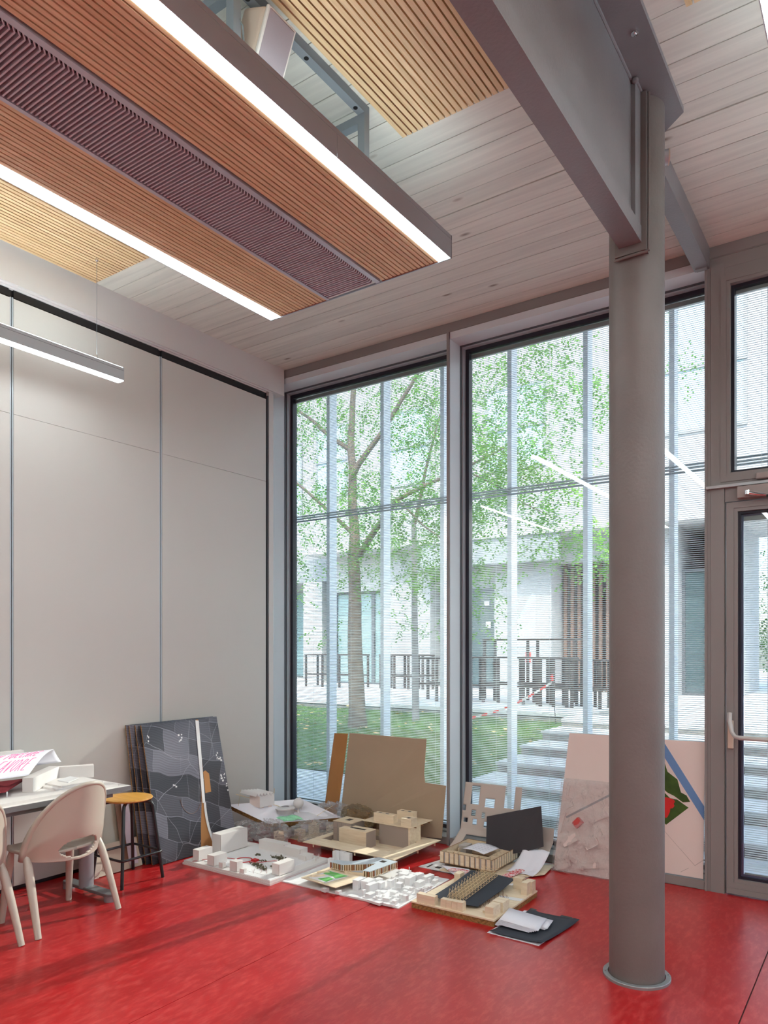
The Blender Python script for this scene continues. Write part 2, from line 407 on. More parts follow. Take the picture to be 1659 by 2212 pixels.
build('gasket', frame_ring(MB(), 3.90, DX1 - .102, .107, 2.478, .016, .015, .06), 'gasket', dr)
build('pane', B(3.91, .03, .12, DX1 - .112, .034, 2.465), 'glass', dr)
build('pane_spacer', frame_ring(MB(), 3.914, DX1 - .116, .122, 2.462, .014, .036, .055), mat('pane_spacer', srgb(92, 92, 120), .4), dr)
# panic bar
pb = build('panic_bar_mount', B(3.845, -.03, .95, 3.878, -.008, 1.13), M['cream'], dr); bevel(pb, .004)
pb = build('panic_bar_arm', MB().tube([(3.858, -.035, 1.18), (3.860, -.05, 1.13), (3.878, -.075, 1.06), (3.90, -.095, 1.035), (3.93, -.10, 1.03)], [(.017, .014), (.017, .014), (.015, .013), (.014, .013), (.014, .013)], 10), mat('lever_paint', srgb(196, 192, 188), .35), dr, smooth=True)
build('panic_bar_rod', MB().tube([(3.925, -.10, 1.03), (4.80, -.10, 1.03)], .0145, 14), D.materials['lever_paint'], dr, smooth=True)
# closer on the transom rail
dc = build('door_closer', B(3.905, -.055, 2.555, 4.30, -.003, 2.628), mat('closer_paint', srgb(160, 148, 143), .4), dr); bevel(dc, .003)
build('closer_arm', MB().tube([(3.965, -.075, 2.582), (4.03, -.082, 2.562), (4.12, -.082, 2.545)], [(.006, .014), (.006, .012), (.006, .008)], 8), 'chrome', dr, smooth=True)
build('closer_spindle', MB().lathe([(.0, 2.568), (.017, 2.568), (.017, 2.594), (.0, 2.594)], 3.967, -.068, 14), 'chrome', dr, smooth=True)
build('closer_shoe', MB().lathe([(.0, 2.536), (.011, 2.536), (.011, 2.55), (.0, 2.55)], 4.085, -.084, 10), 'black', dr)
la = build('transom_actuator', B(4.01, -.045, 2.664, 4.42, -.012, 2.705), D.materials['closer_paint'], tr); bevel(la, .008, 3)
blind(3.878, DX1 - .112, 2.75, 3.945, 'white venetian blind in the transom light above the glass door', 3)
o = [q for q in D.objects if q.name.startswith('venetian_blind')][-1]
for q in [o]: q.location.y -= .20
blind(3.93, DX1 - .13, .135, 2.45, 'white venetian blind in the glazed door leaf with the push bar', 3)
o = [q for q in D.objects if q.name.startswith('venetian_blind') and q.get('label', '').startswith('white venetian blind in the glazed door')][-1]
o.location.y -= .235
# rest of the glazed front, out of the picture
struct('trim_4', B(DX1, -.006, 0, DX1 + .12, .30, 4.098), 'frame')
window(4, DX1 + .13, 6.75); window(5, 6.78, XR - .05)
struct('trim_5', B(6.755, -.014, 0, 6.775, .24, 4.152), 'frame')

# ================================================================== STEEL FRAME
colm = empty('steel_column', (3.692, -1.54, 0), 'round grey steel column standing on the red floor', 'column')
CX, CY = 3.692, -1.54
sh = MB().tube([(CX, CY, .0), (CX, CY, 4.205)], .1285, 48); build('shaft', sh, 'concretecol', colm, smooth=True)
# split ring collar on the floor
for a0 in (R(20), R(200)):
    mb = MB(); n = 28; ri, ro = .134, .158
    pts = []
    for i in range(n + 1):
        a = a0 + (math.pi - .012) * i / n
        pts.append([(CX + r_ * math.cos(a), CY + r_ * math.sin(a), z_) for r_, z_ in ((ri, .0), (ri, .014), (ro - .002, .014), (ro, .012), (ro, .0))])
    mb.grid(pts); mb.f.append((0, 1, 2, 3, 4)); L = len(mb.v); mb.f.append((L - 1, L - 2, L - 3, L - 4, L - 5))
    c_ = build('floor_collar', mb, 'collar', colm)
    a = a0 + .1
    build('collar_screw', MB().lathe([(0, .0135), (.0025, .0135), (.0022, .0152), (0, .0155)], CX + .147 * math.cos(a), CY + .147 * math.sin(a), 8), 'black', c_)
# welded seat for the beam
build('beam_seat', B(3.632, -1.688, 3.452, 3.776, -1.60, 4.19), 'concretecol', colm)
build('weld_bead', MB().tube([(3.626, -1.672, 3.446), (3.70, -1.69, 3.440), (3.782, -1.672, 3.450)], .007, 8), 'concretecol', colm, smooth=True)
build('weld_bead', MB().tube([(3.784, -1.672, 3.45), (3.784, -1.668, 3.8), (3.784, -1.668, 4.19)], .006, 8), 'concretecol', colm, smooth=True)
# disc detector on the column side
dt = empty('wall_disc', (3.80, -1.47, 3.99), 'small chrome disc fixed to the top of the round column', 'fitting')
q = Vector((.93, .36, 0)).normalized(); p0 = Vector((CX, CY, 3.97)) + q * .124
build('disc_stem', MB().tube([p0, p0 + q * .02], .034, 20), 'alu', dt, smooth=True)
build('disc_cap', MB().tube([p0 + q * .02, p0 + q * .026], .036, 20), M['cream'], dt, smooth=True)
bm1 = empty('steel_beam', (3.7045, -4.5, 3.49), 'deep grey welded steel beam running from the column top under the ceiling', 'beam')
build('lower_flange', B(3.652, YB, 3.490, 3.756, -1.690, 3.566), 'steel', bm1)
build('web', B(3.680, YB, 3.566, 3.733, -1.690, 4.20), 'steel', bm1)
build('top_plate', MB().prism([(3.525, YB), (3.884, YB), (3.884, -1.425), (3.77, -1.33), (3.64, -1.33), (3.525, -1.425)], 4.20, 4.2265), 'steel', bm1)
build('stiffener', B(3.660, -1.775, 3.566, 3.752, -1.690, 4.195), 'steel', bm1)
build('weld_bead', MB().tube([(3.735, YB + .1, 4.196), (3.735, -1.79, 4.196)], .008, 8), 'steel', bm1, smooth=True)
build('weld_bead', MB().tube([(3.754, -1.775, 4.194), (3.754, -1.69, 4.194)], .007, 8), 'steel', bm1, smooth=True)
build('weld_bead', MB().lathe([(0, 4.17), (.014, 4.178), (.016, 4.19), (.01, 4.2), (0, 4.2)], 3.752, -1.778, 10), 'steel', bm1, smooth=True)
for (sx, sy) in ((3.822, -2.03), (3.80, -2.30), (3.83, -2.9)):
    build('screw', MB().lathe([(0, 4.188), (.006, 4.189), (.009, 4.193), (.016, 4.194), (.016, 4.2), (0, 4.2)], sx, sy, 12), 'chrome', bm1, smooth=True)
b2 = empty('steel_purlin', (3.69, -.7, 4.085), 'slim grey steel beam between the column and the window head', 'beam')
build('box_section', B(3.642, -1.43, 4.088, 3.733, -.006, 4.226), 'steel', b2)
build('end_tab', B(3.655, -.055, 4.080, 3.722, -.015, 4.089), 'steel', b2)

# ================================================================== CEILING: SLATTED PANELS, RAFT, PENDANT
def slat_panel(x0, x1, y0, y1, z, n, label, mslat, group):
    o = empty('acoustic_ceiling_board', ((x0 + x1) / 2, (y0 + y1) / 2, z), label, 'ceiling panel', group)
    build('backing', B(x0 + .002, y0, z + .018, x1 - .002, y1 - .003, ZC - .001), 'slatback', o)
    p = (x1 - x0 + .008) / n; wd = p - .008
    s0 = None
    for i in range(n):
        xa = x0 + i * p
        if s0 is None: s0 = build('slat', B(xa, y0, z, xa + wd, y1, z + .018), mslat, o)
        else: share('slat', s0, (i * p, 0, 0), o)
    return o
g_ = 'slatted timber panels fixed to the ceiling'
slat_panel(2.668, 3.262, -8.3, -2.055, 4.196, 19, 'pale slatted timber panel on the ceiling beside the deep steel beam', 'slat2', g_)
slat_panel(.055, .648, -8.3, -2.055, 4.196, 19, 'pale slatted timber panel on the ceiling against the white downstand beam', 'slat2', g_)
slat_panel(4.03, 4.624, -8.3, -2.04, 4.196, 19, 'pale slatted timber panel on the ceiling right of the deep steel beam', 'slat2', g_)
def raft(dx, label, fins_to, full=True):
    yE, yF = -1.752, -7.6; z = 3.68
    X = lambda v: v + dx
    o = empty('ceiling_raft', (X(2.13), -4.6, z), label, 'ceiling raft', 'suspended ceiling rafts with strip lights')
    # slatted timber fields
    for (a, b) in ((1.556, 1.926), (2.336, 2.702)):
        n = 14; p = (b - a + .007) / n; wd = p - .007; s0 = None
        for i in range(n):
            xa = a + i * p
            if s0 is None: s0 = build('slat', B(X(xa), yF, z + .004, X(xa + wd), yE - .012, z + .02), 'slat', o)
            else: share('slat', s0, (i * p, 0, 0), o)
        build('backing', B(X(a), yF, z + .02, X(b), yE - .012, z + .03), 'slatback', o)
        build('end_board', B(X(a - .002), yE - .0115, z + .003, X(b + .002), yE - .004, z + .05), mat('end_board', srgb(140, 88, 66), .7) if 'end_board' not in D.materials else D.materials['end_board'], o)
    # metal grille: cross fins in a frame
    a, b = 1.952, 2.292
    build('grille_backing', B(X(a), yF, z + .024, X(b), yE - .012, z + .034), 'finback', o)
    build('grille_rail', B(X(1.930), yF, z + .0, X(1.950), yE - .010, z + .03), 'finrail', o)
    build('grille_rail', B(X(2.294), yF, z + .0, X(2.322), yE - .010, z + .03), 'finrail', o)
    pf = .0182; n = int((fins_to - 0) / pf); s0 = None
    for i in range(n):
        yy = yE - .02 - i * pf
        if s0 is None:
            mb = MB().box(X(a), yy - .0062, z + .004, X(b - .022), yy, z + .024)
            mb.slab([(X(b - .022), yy - .0062, z + .004), (X(b - .022), yy, z + .004), (X(b), yy - .020, z + .004), (X(b), yy - .0262, z + .004)], (0, 0, .02))
            s0 = build('grille_fin', mb, 'fin', o)
        else: share('grille_fin', s0, (0, -i * pf, 0), o)
    mb = MB(); yy = yE - .02 - n * pf
    while yy > yF:
        mb.box(X(a), yy - .0062, z + .004, X(b), yy, z + .024); yy -= pf
    if mb.v: build('grille_fins', mb, 'fin', o)['kind'] = 'stuff'
    # strip lights
    for (a, b, side) in ((1.474, 1.540, -1), (2.706, 2.776, 1)):
        build('light_housing', B(X(a - .002), yF, z + .012, X(b + .002), yE - .006, z + .10), 'fascia', o)
        build('light_diffuser', B(X(a), yF + .01, z, X(b), yE - .008, z + .0115), 'diff', o)
        build('upper_diffuser', B(X(a + .006), yF + .01, z + .1005, X(b - .006), yE - .03, z + .104), 'updim', o)  # uplight added to brighten the ceiling above the raft
        xs_ = X(b + .002) if side > 0 else X(a - .006)
        build('light_fascia', B(xs_, yF, z - .001, xs_ + .004, -2.74, z + .098), 'fascia', o)
        build('light_fascia', B(xs_, -2.738, z - .001, xs_ + .004, yE, z + .098), 'fascia', o)
        build('fascia_lip', B(xs_ - .004, yF, z + .101, xs_ + .003, yE, z + .122), 'fascia', o)
        build('end_cap', B(X(a - .006) if side < 0 else X(a), yE - .004, z - .001, X(b + .006) if side > 0 else X(b), yE, z + .122), 'darkframe', o)
    build('end_trim', B(X(1.474), yE - .004, z - .0005, X(2.78), yE, z + .010), mat('edge_trim', srgb(176, 190, 200), .4, .3) if 'edge_trim' not in D.materials else D.materials['edge_trim'], o)
    # hanger frame of square tube
    if full:
        hf = empty('hanger_frame', (X(2.13), -4.3, 3.72), 'grey square-tube steel frame hanging the raft from the ceiling beside the loudspeaker', 'steel frame')
        for x in (2.606, 1.66):
            build('rail', B(X(x - .02), -7.2, 4.182, X(x + .02), -2.29, 4.226), 'zinc', hf)
            for yl in (-2.31, -3.165, -4.6, -6.2):
                build('leg', B(X(x - .02), yl - .02, 3.70, X(x + .02), yl + .02, 4.182), 'zinc', hf)
        for yl in (-2.31, -3.165, -4.6, -6.2):
            build('cross_tube', B(X(1.68), yl - .02, 4.142, X(2.586), yl + .02, 4.182), 'zinc', hf)
        for yh_ in (-2.375, -2.733, -3.09, -3.45):
            build('bolt_hole', MB().lathe([(0, 4.1805), (.011, 4.1805), (.011, 4.1822), (0, 4.1822)], X(2.606), yh_, 14), 'black', hf)
    return o
raft(0, 'suspended raft of slatted timber, dark metal grille and two white strip lights', 2.55)
raft(2.895, 'second timber and strip-light raft at the top right, beyond the steel beam', .3, False)
# loudspeaker on the raft
sp = empty('loudspeaker', (2.66, -3.0, 3.80), 'cream loudspeaker with a grey perforated front on top of the ceiling raft', 'loudspeaker')
fz, fb = 4.115, 3.84
xt, xb_ = 2.715, 2.60
y0s, y1s = -3.085, -2.925
def spk(off0, off1, inset, ya, yb):
    nrm = Vector((fz - fb, 0, -(xt - xb_))).normalized(); t = Vector((xt - xb_, 0, fz - fb)).normalized()
    tl = Vector((xt, ya + inset, fz)) - t * inset; tr_ = Vector((xt, yb - inset, fz)) - t * inset
    bl = Vector((xb_, ya + inset, fb)) + t * inset; br = Vector((xb_, yb - inset, fb)) + t * inset
    return MB().slab([p + nrm * off1 for p in (tl, tr_, br, bl)], nrm * (off0 - off1))
bevel(build('cabinet', spk(-.15, -.012, 0, y0s, y1s), 'cream', sp), .02, 4)
bevel(build('front_rim', spk(-.012, .006, .0, y0s, y1s), mat('rim_white', srgb(226, 220, 212), .4), sp), .006, 3)
bevel(build('front_grille', spk(.0, .0085, .009, y0s, y1s), 'grillcloth', sp), .004, 2)
build('bracket', B(2.50, -3.03, 3.80, 2.56, -2.98, 4.0), 'zinc', sp)
cb = build('speaker_cable', MB().tube([(2.60, -3.10, 3.96), (2.63, -3.14, 4.03), (2.62, -3.16, 4.06), (2.60, -3.17, 4.0), (2.606, -3.14, 3.9), (2.58, -3.12, 3.80)], .004, 6), mat('cable_grey', srgb(120, 124, 122), .4), sp, smooth=True)
# air duct lying on the raft
du = empty('air_duct', (2.42, -4.5, 3.78), 'soft grey wrapped air duct lying on top of the ceiling raft', 'duct')
path = [(2.44, -6.8, 3.85)]
n = 26
for i in range(n): path.append((2.44 + .01 * math.sin(i * 1.3), -6.5 + i * (4.25 / n), 3.85 + .006 * math.sin(i * 2.1)))
path += [(2.44, -2.235, 3.845), (2.44, -2.215, 3.84)]
build('duct_hose', MB().tube(path, [.11] * (len(path) - 2) + [.09, .05], 18), 'duct', du, smooth=True)
build('strap', MB().tube([(2.44 + .114 * math.cos(a), -2.62 + .05 * math.sin(a * 2), 3.85 + .114 * math.sin(a)) for a in [R(k_) for k_ in range(-20, 200, 15)]], .004, 6), 'black_rubber', du, smooth=True)
build('strap', MB().tube([(2.44 + .114 * math.cos(a), -2.36 + .05 * math.sin(a * 2), 3.85 + .114 * math.sin(a)) for a in [R(k_) for k_ in range(-20, 200, 15)]], .004, 6), 'black_rubber', du, smooth=True)
# pendant strip lamp above the table
def pendant(x, y0, y1, label):
    o = empty('pendant_lamp', (x, (y0 + y1) / 2, 3.42), label, 'lamp', 'linear pendant lamps')
    z0, z1 = 3.424, 3.516
    build('housing', B(x - .031, y0, z0 + .006, x + .031, y1 - .004, z1 - .022), 'fascia', o)
    build('upper_profile', B(x - .031, y0, z1 - .020, x + .031, y1 - .004, z1), 'fascia', o)
    build('joint_line', B(x - .028, y0, z1 - .0225, x + .028, y1 - .004, z1 - .0195), 'black', o)
    build('diffuser', B(x - .028, y0 + .004, z0, x + .028, y1 - .006, z0 + .0055), 'diff', o)
    build('upper_diffuser', B(x - .024, y0 + .004, z1, x + .024, y1 - .006, z1 + .004), 'updiff', o)  # uplight added to brighten the ceiling over the pendant
    c = build('end_cap', B(x - .031, y1 - .004, z0, x + .031, y1, z1), 'fascia', o)
    for dz in (.02, .055):
        build('cap_screw', B(x - .006, y1, z0 + dz, x + .006, y1 + .002, z0 + dz + .012), 'black', c)
    for yy in (y1 - .19, y0 + .19):
        w1 = build('suspension_wire', MB().tube([(x, yy, z1), (x, yy, 4.196)], .0014, 5), 'zinc', o)
        build('wire_gripper', MB().tube([(x, yy, z1), (x, yy, z1 + .02), (x, yy, z1 + .035)], [.007, .007, .003], 10), 'chrome', w1, smooth=True)
        build('ceiling_cup', MB().tube([(x, yy, 4.195), (x, yy, 4.178), (x, yy, 4.172)], [.010, .010, .004], 10), 'chrome', w1, smooth=True)
    return o
pendant(.36, -5.2, -2.062, 'slim grey linear pendant lamp hanging over the table on a wire')
pendant(5.15, -8.0, -.7, 'linear pendant lamp right of the second raft, out of the picture')  # this and the next three are unseen, added to brighten the room
pendant(6.9, -8.0, -.7, 'linear pendant lamp along the right side of the hall, out of the picture')
pendant(7.9, -8.0, -.7, 'linear pendant lamp nearest the right wall of the hall, out of the picture')
pendant(3.3, -8.6, -5.6, 'linear pendant lamp behind the camera beside the deep beam, out of the picture')

# ================================================================== OUTSIDE
M['pave'] = mat('pale_paving', srgb(222, 222, 220), .75, var=.05, scale=3, bump=.1, bscale=40)
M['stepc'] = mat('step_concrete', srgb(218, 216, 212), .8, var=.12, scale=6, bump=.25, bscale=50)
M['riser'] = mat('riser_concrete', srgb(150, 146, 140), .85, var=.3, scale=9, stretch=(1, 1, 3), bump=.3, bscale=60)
M['soil'] = mat('lawn_soil', srgb(82, 108, 52), .9, var=.35, scale=5, bump=.4, bscale=60)
M['grass'] = mat('grass_blade', srgb(96, 146, 62), .6, var=.3, scale=4)
M['fallen'] = mat('fallen_leaf', srgb(206, 176, 120), .7, var=.3, scale=30)
M['render_w'] = mat('white_render', srgb(164, 165, 166), .8, var=.03, scale=4)
M['render_g'] = mat('grey_concrete', srgb(176, 176, 174), .8, var=.06, scale=3)
M['mesh_g'] = mat('grey_mesh_band', srgb(150, 154, 156), .7, .2, var=.05, scale=8)
M['dkglass'] = mat('dark_glazing', srgb(70, 88, 92), .08, 0, .6)
M['teal'] = mat('teal_glazing', srgb(134, 160, 162), .1, 0, .6)
M['tablewood'] = mat('dark_outdoor_wood', srgb(66, 56, 52), .7, var=.15, scale=9)
M['finwhite'] = mat('white_fin_paint', srgb(236, 240, 244), .45)
M['bark'] = mat('tree_bark', srgb(112, 98, 86), .9, var=.25, scale=10, stretch=(1, 1, .25), bump=.6, bscale=30)
def leaf_mat(name, col):
    m = D.materials.new(name); m.use_nodes = True; n = m.node_tree.nodes; n.clear(); l = m.node_tree.links
    g = n.new('ShaderNodeNewGeometry'); t = n.new('ShaderNodeTexNoise'); t.inputs['Scale'].default_value = 2.5; l.new(g.outputs['Position'], t.inputs['Vector'])
    r = n.new('ShaderNodeValToRGB'); e = r.color_ramp.elements; e[0].position = .35; e[1].position = .7
    e[0].color = tuple(c * .7 for c in col) + (1,); e[1].color = tuple(min(1, c * 1.3) for c in col) + (1,); l.new(t.outputs['Fac'], r.inputs[0])
    d = n.new('ShaderNodeBsdfDiffuse'); tr_ = n.new('ShaderNodeBsdfTranslucent'); mx = n.new('ShaderNodeMixShader'); mx.inputs[0].default_value = .45
    l.new(r.outputs[0], d.inputs[0]); l.new(r.outputs[0], tr_.inputs[0]); l.new(d.outputs[0], mx.inputs[1]); l.new(tr_.outputs[0], mx.inputs[2])
    o = n.new('ShaderNodeOutputMaterial'); l.new(mx.outputs[0], o.inputs[0]); return m
M['leaf'] = leaf_mat('locust_leaf', srgb(112, 160, 74)[:3])
M['hedge'] = leaf_mat('hedge_leaf', srgb(70, 118, 52)[:3])
ZP = .66; YP = 4.87
struct('ground', B(-30, .30, -.3, 30, 40, -.012), mat('earth', srgb(120, 110, 96), .9))
pv = struct('pavement', B(-14, .33, -.1, 14, 2.12, -.0), 'riser')
for i in range(-8, 8):
    a = i * 1.2
    build('paving_slab', B(a + .003, .335, -.02, a + 1.197, 2.118, .004), 'pave', pv)
# lawn bank rising to the plaza, left of the steps
nx, ny = 60, 20; pts = []
for i in range(nx + 1):
    x = -13 + i * (14.1 / nx); row = []
    for j in range(ny + 1):
        t = j / ny; yy = 2.12 + t * (YP - 2.12)
        z = .02 + .53 * t ** .95 + .02 * noise.noise((x * 1.3, yy * 1.3, 0))
        row.append((x, yy, z))
    pts.append(row)
lawn = struct('lawn', MB().grid(pts), 'soil')
def lz(x, yy):
    t = (yy - 2.12) / (YP - 2.12); return .02 + .53 * max(t, 0) ** .95 + .02 * noise.noise((x * 1.3, yy * 1.3, 0))
mb = MB()
for i in range(26000):
    yy = 2.14 + random.random() * 2.7; x = -8.5 + random.random() * 9.55
    z = lz(x, yy); h = random.uniform(.025, .06); a = random.random() * 6.28; wd = .004
    dx, dy = math.cos(a) * wd, math.sin(a) * wd; lx, ly = random.uniform(-.03, .03), random.uniform(-.03, .03)
    i0 = len(mb.v); mb.v += [(x - dx, yy - dy, z - .004), (x + dx, yy + dy, z - .004), (x + lx, yy + ly, z + h)]; mb.f.append((i0, i0 + 1, i0 + 2))
tag(build('grass', mb, 'grass'), 'short green grass on the bank between the paving and the raised plaza', 'grass', kind='stuff')
mb = MB()
for i in range(520):
    yy = 2.14 + random.random() ** 1.2 * 2.7; x = -6 + random.random() * 7.0; z = lz(x, yy) + .045; s = random.uniform(.02, .05); a = random.random() * 6.28
    c, n_ = math.cos(a) * s, math.sin(a) * s; tz = random.uniform(-.01, .015)
    mb.quad((x - c, yy - n_, z), (x + n_ * .5, yy - c * .5, z + tz), (x + c, yy + n_, z + .006), (x - n_ * .5, yy + c * .5, z - tz))
tag(build('fallen_leaves', mb, 'fallen'), 'dry yellow leaves scattered over the lawn', 'leaves', kind='stuff')
# plaza and its kerb wall
pl = struct('plaza', B(-30, YP + .06, -.3, 1.1, 30, ZP - .03), 'riser')
build('plaza_block', B(1.1, 4.205, -.3, 30, 30, ZP - .03), 'riser', pl)
build('kerb', B(-30, YP, .2, 1.1, YP + .06, ZP - .06), 'riser', pl)
for i in range(-14, 12):
    for j in range(0, 5):
        a = i * 1.5; b0 = YP + j * 1.6
        if a >= 1.1 or j > 0: build('paving_slab', B(a + .003, b0 + .003, ZP - .03, a + 1.497, b0 + 1.597, ZP), 'pave', pl)
        else: build('paving_slab', B(a + .003, b0 - .02, ZP - .045, min(a + 1.497, 1.1), b0 + 1.597, ZP), 'pave', pl)
build('paving_apron', B(1.1, 4.19, ZP - .045, 30, YP, ZP), 'pave', pl)
build('paving_apron', B(-30, 12.85, ZP - .05, 30, 30, ZP - .002), 'pave', pl)
# broad steps
st = empty('plaza_steps', (4, 3, 0), 'broad pale concrete steps climbing from the paving to the raised plaza', 'steps')
for k in range(0, 6):
    zt = ZP - .11 * k; yf = 4.2 - .645 * k
    if k == 0: continue
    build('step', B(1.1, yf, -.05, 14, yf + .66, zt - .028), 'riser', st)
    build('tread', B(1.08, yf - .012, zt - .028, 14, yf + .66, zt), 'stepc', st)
# white sun-screen fins outside the glass with a triple cross rail
fg = 'white vertical fins outside the windows'
nm = ['leftmost white vertical fin outside, nearest the partition wall', 'second white vertical fin outside the left window', 'third white vertical fin outside, just left of the mullion', 'fourth white vertical fin outside, first one in the second window', 'fifth white vertical fin outside, left of the round column', 'sixth white vertical fin outside, seen right of the round column', 'seventh white vertical fin outside, behind the glass door']
for i in range(0, 7):
    x = -.10 + i * .683
    f_ = B(x - .02, .755, .004, x + .02, .875, 4.75)
    o = build('sunscreen_fin', f_, 'finwhite')
    tag(o, nm[i], 'fin', fg)
rl = empty('sunscreen_rail', (3, .81, 2.95), 'triple white horizontal rail crossing the fins outside at door-top height', 'rail')
for dz in (-.026, 0, .026):
    build('rail_tube', MB().tube([(-2, .745, 2.97 + dz), (8.5, .745, 2.97 + dz)], .0085, 8), 'spacer', rl, smooth=True)
struct('eave', B(-3, .62, 4.75, XR + 1, 1.05, 4.95), 'render_w')
# ---- opposite house
YH = 10.0
hb = empty('opposite_house', (-3, YH, ZP), 'pale house across the plaza with recessed doors and an overhanging upper floor', 'building')
def hw(n_, x0, x1, z0, z1, y0, y1, m): return build(n_, B(x0, y0, z0, x1, y1, z1), m, hb)
hw('upper_wall', -24, -7.8, 4.05, 11.5, 10.6, 12.5, 'render_w')
hw('upper_wall', -7.8, 14, 4.15, 11.5, 9.3, 12.5, 'render_w')
hw('soffit_slab', -7.8, 14, 3.98, 4.15, 9.2, 12.5, 'render_g')
hw('mesh_parapet', -24, -7.75, 3.40, 4.02, 10.3, 10.5, 'mesh_g')
hw('mesh_parapet', -4.25, -.9, 3.42, 3.98, 9.25, 9.35, 'mesh_g')
hw('back_wall', -24, 2.35, ZP, 4.1, 12.4, 12.6, 'render_g')
hw('left_column', -8.72, -8.05, ZP, 3.4, 10.3, 10.9, 'render_g')
hw('left_column', -12.2, -11.6, ZP, 3.4, 10.3, 10.9, 'render_g')
for i in range(7): hw('shop_window', -16 + i * 1.05, -15 + i * 1.05, ZP + .05, 3.3, 12.3, 12.38, 'teal')
hw('lintel', -7.55, -5.62, 3.05, 4.1, 10.0, 10.5, 'render_g')
for i in range(3):
    x = -7.45 + i * .61
    d_ = hw('glass_door', x, x + .58, ZP + .02, 3.03, 10.2, 10.24, 'teal')
    build('door_frame', frame_ring(MB(), x - .015, x + .595, ZP, 3.05, .05, 10.16, 10.2), 'darkframe', d_)
    build('door_handle', MB().tube([(x + .08, 10.15, 1.5), (x + .08, 10.1, 1.52), (x + .08, 10.1, 1.95), (x + .08, 10.15, 1.97)], .012, 6), 'black', d_)
hw('white_pier', -5.62, -4.28, ZP, 4.05, 9.75, 12.4, 'render_w')
hw('side_wall', -4.28, -3.5, ZP, 3.98, 11.2, 12.4, 'render_w')
d_ = hw('dark_door', -3.45, -2.62, ZP + .02, 2.9, 9.9, 9.95, 'dkglass')
build('door_frame', frame_ring(MB(), -3.48, -2.59, ZP, 2.94, .06, 9.85, 9.9), 'darkframe', d_)
build('notice', B(-2.86, 9.838, 2.05, -2.74, 9.849, 2.2), 'white', d_)
build('notice', B(-2.93, 9.888, 2.55, -2.80, 9.899, 2.66), 'white', d_)
hw('door_head', -3.6, -2.55, 2.94, 3.98, 9.9, 10.1, 'render_w')
pier = hw('white_pier', -2.58, -1.24, ZP, 3.98, 9.7, 12.4, 'render_w')
# notices stuck on the pier
pst = MB().slab([(-2.06, 9.69, 1.62), (-1.60, 9.69, 1.62), (-1.60, 9.69, 2.75), (-1.68, 9.69, 2.78), (-2.06, 9.69, 2.15)], (0, .006, 0))
build('notice_board', pst, mat('notice_blue', srgb(190, 205, 220), .7), hb)
build('notice', B(-1.99, 9.683, 1.64, -1.86, 9.689, 2.0), 'white', hb)
build('notice', B(-1.75, 9.683, 1.64, -1.62, 9.689, 2.0), 'white', hb)
build('red_notice', MB().slab([(-1.82, 9.686, 1.27), (-1.71, 9.686, 1.27), (-1.70, 9.686, 1.50), (-1.83, 9.686, 1.50)], (0, .006, 0)), mat('notice_red', srgb(214, 60, 52), .6), hb)
# timber-slatted dark recess
hw('recess_back', -1.24, 1.0, ZP, 3.45, 11.6, 11.7, mat('recess_dark', srgb(66, 58, 58), .8))
hw('recess_head', -1.24, 1.0, 3.42, 3.98, 9.9, 11.7, 'render_g')
for i in range(14): hw('timber_slat', -1.18 + i * .155, -1.11 + i * .155, ZP, 3.42, 10.25, 10.32, mat('recess_timber', srgb(112, 86, 72), .7) if 'recess_timber' not in D.materials else D.materials['recess_timber'])
hw('white_pier', 1.0, 1.32, ZP, 3.98, 9.7, 12.4, 'render_w')
d_ = hw('dark_door', 1.34, 1.98, ZP + .02, 3.1, 10.1, 10.14, 'dkglass')
build('door_frame', frame_ring(MB(), 1.32, 2.0, ZP, 3.14, .06, 10.05, 10.1), 'darkframe', d_)
hw('white_pier', 2.0, 2.35, ZP, 3.98, 9.7, 12.4, 'render_w')
# upper windows
for (x0, x1, z0, z1) in ((.9, 2.6, 5.6, 8.0), (3.2, 4.6, 5.6, 8.0), (-2.6, -1.2, 5.4, 7.2), (-5.4, -4.0, 5.4, 7.2), (-7.4, -6.4, 5.4, 7.2), (-10.5, -9.0, 5.2, 7.4)):
    yf = 9.27 if x0 > -7.8 else 10.57
    f_ = build('upper_window', frame_ring(MB(), x0, x1, z0, z1, .06, yf, yf + .03), 'mesh_g', hb)
    build('pane', B(x0 + .06, yf + .01, z0 + .06, x1 - .06, yf + .03, z1 - .06), mat('upper_pane', srgb(178, 200, 210), .15) if 'upper_pane' not in D.materials else D.materials['upper_pane'], f_)
    build('louvre_bar', B(x0, yf - .02, (z0 + z1) / 2 - .03, x1, yf, (z0 + z1) / 2 + .03), 'mesh_g', f_)
# ---- slatted tables and high tables on the plaza
def bar_table(x, yy, wd, h, legs, label, dep=.5):
    o = empty('slatted_table', (x, yy, ZP), label, 'table', 'dark wooden tables and stools on the plaza')
    build('table_top', B(x - wd / 2, yy - dep / 2, ZP + h - .03, x + wd / 2, yy + dep / 2, ZP + h), 'tablewood', o)
    for s in (-1, 1):
        for i in range(legs):
            xx = x - wd / 2 + .03 + (wd - .06) * i / max(legs - 1, 1)
            build('leg', B(xx - .022, yy + s * (dep / 2 - .03) - .02, ZP, xx + .022, yy + s * (dep / 2 - .03) + .02, ZP + h - .03), 'tablewood', o)
        build('foot_rail', B(x - wd / 2, yy + s * (dep / 2 - .03) - .014, ZP + .28, x + wd / 2, yy + s * (dep / 2 - .03) + .014, ZP + .315), 'tablewood', o)
bar_table(-1.85, 6.15, .95, .77, 3, 'dark slatted low table on the plaza seen just left of the mullion')
bar_table(-1.04, 6.35, .62, .79, 3, 'dark slatted stool-high table nearest the mullion in the right window')
bar_table(-.28, 6.3, .55, .78, 3, 'dark slatted stool between the two legs of the high table')
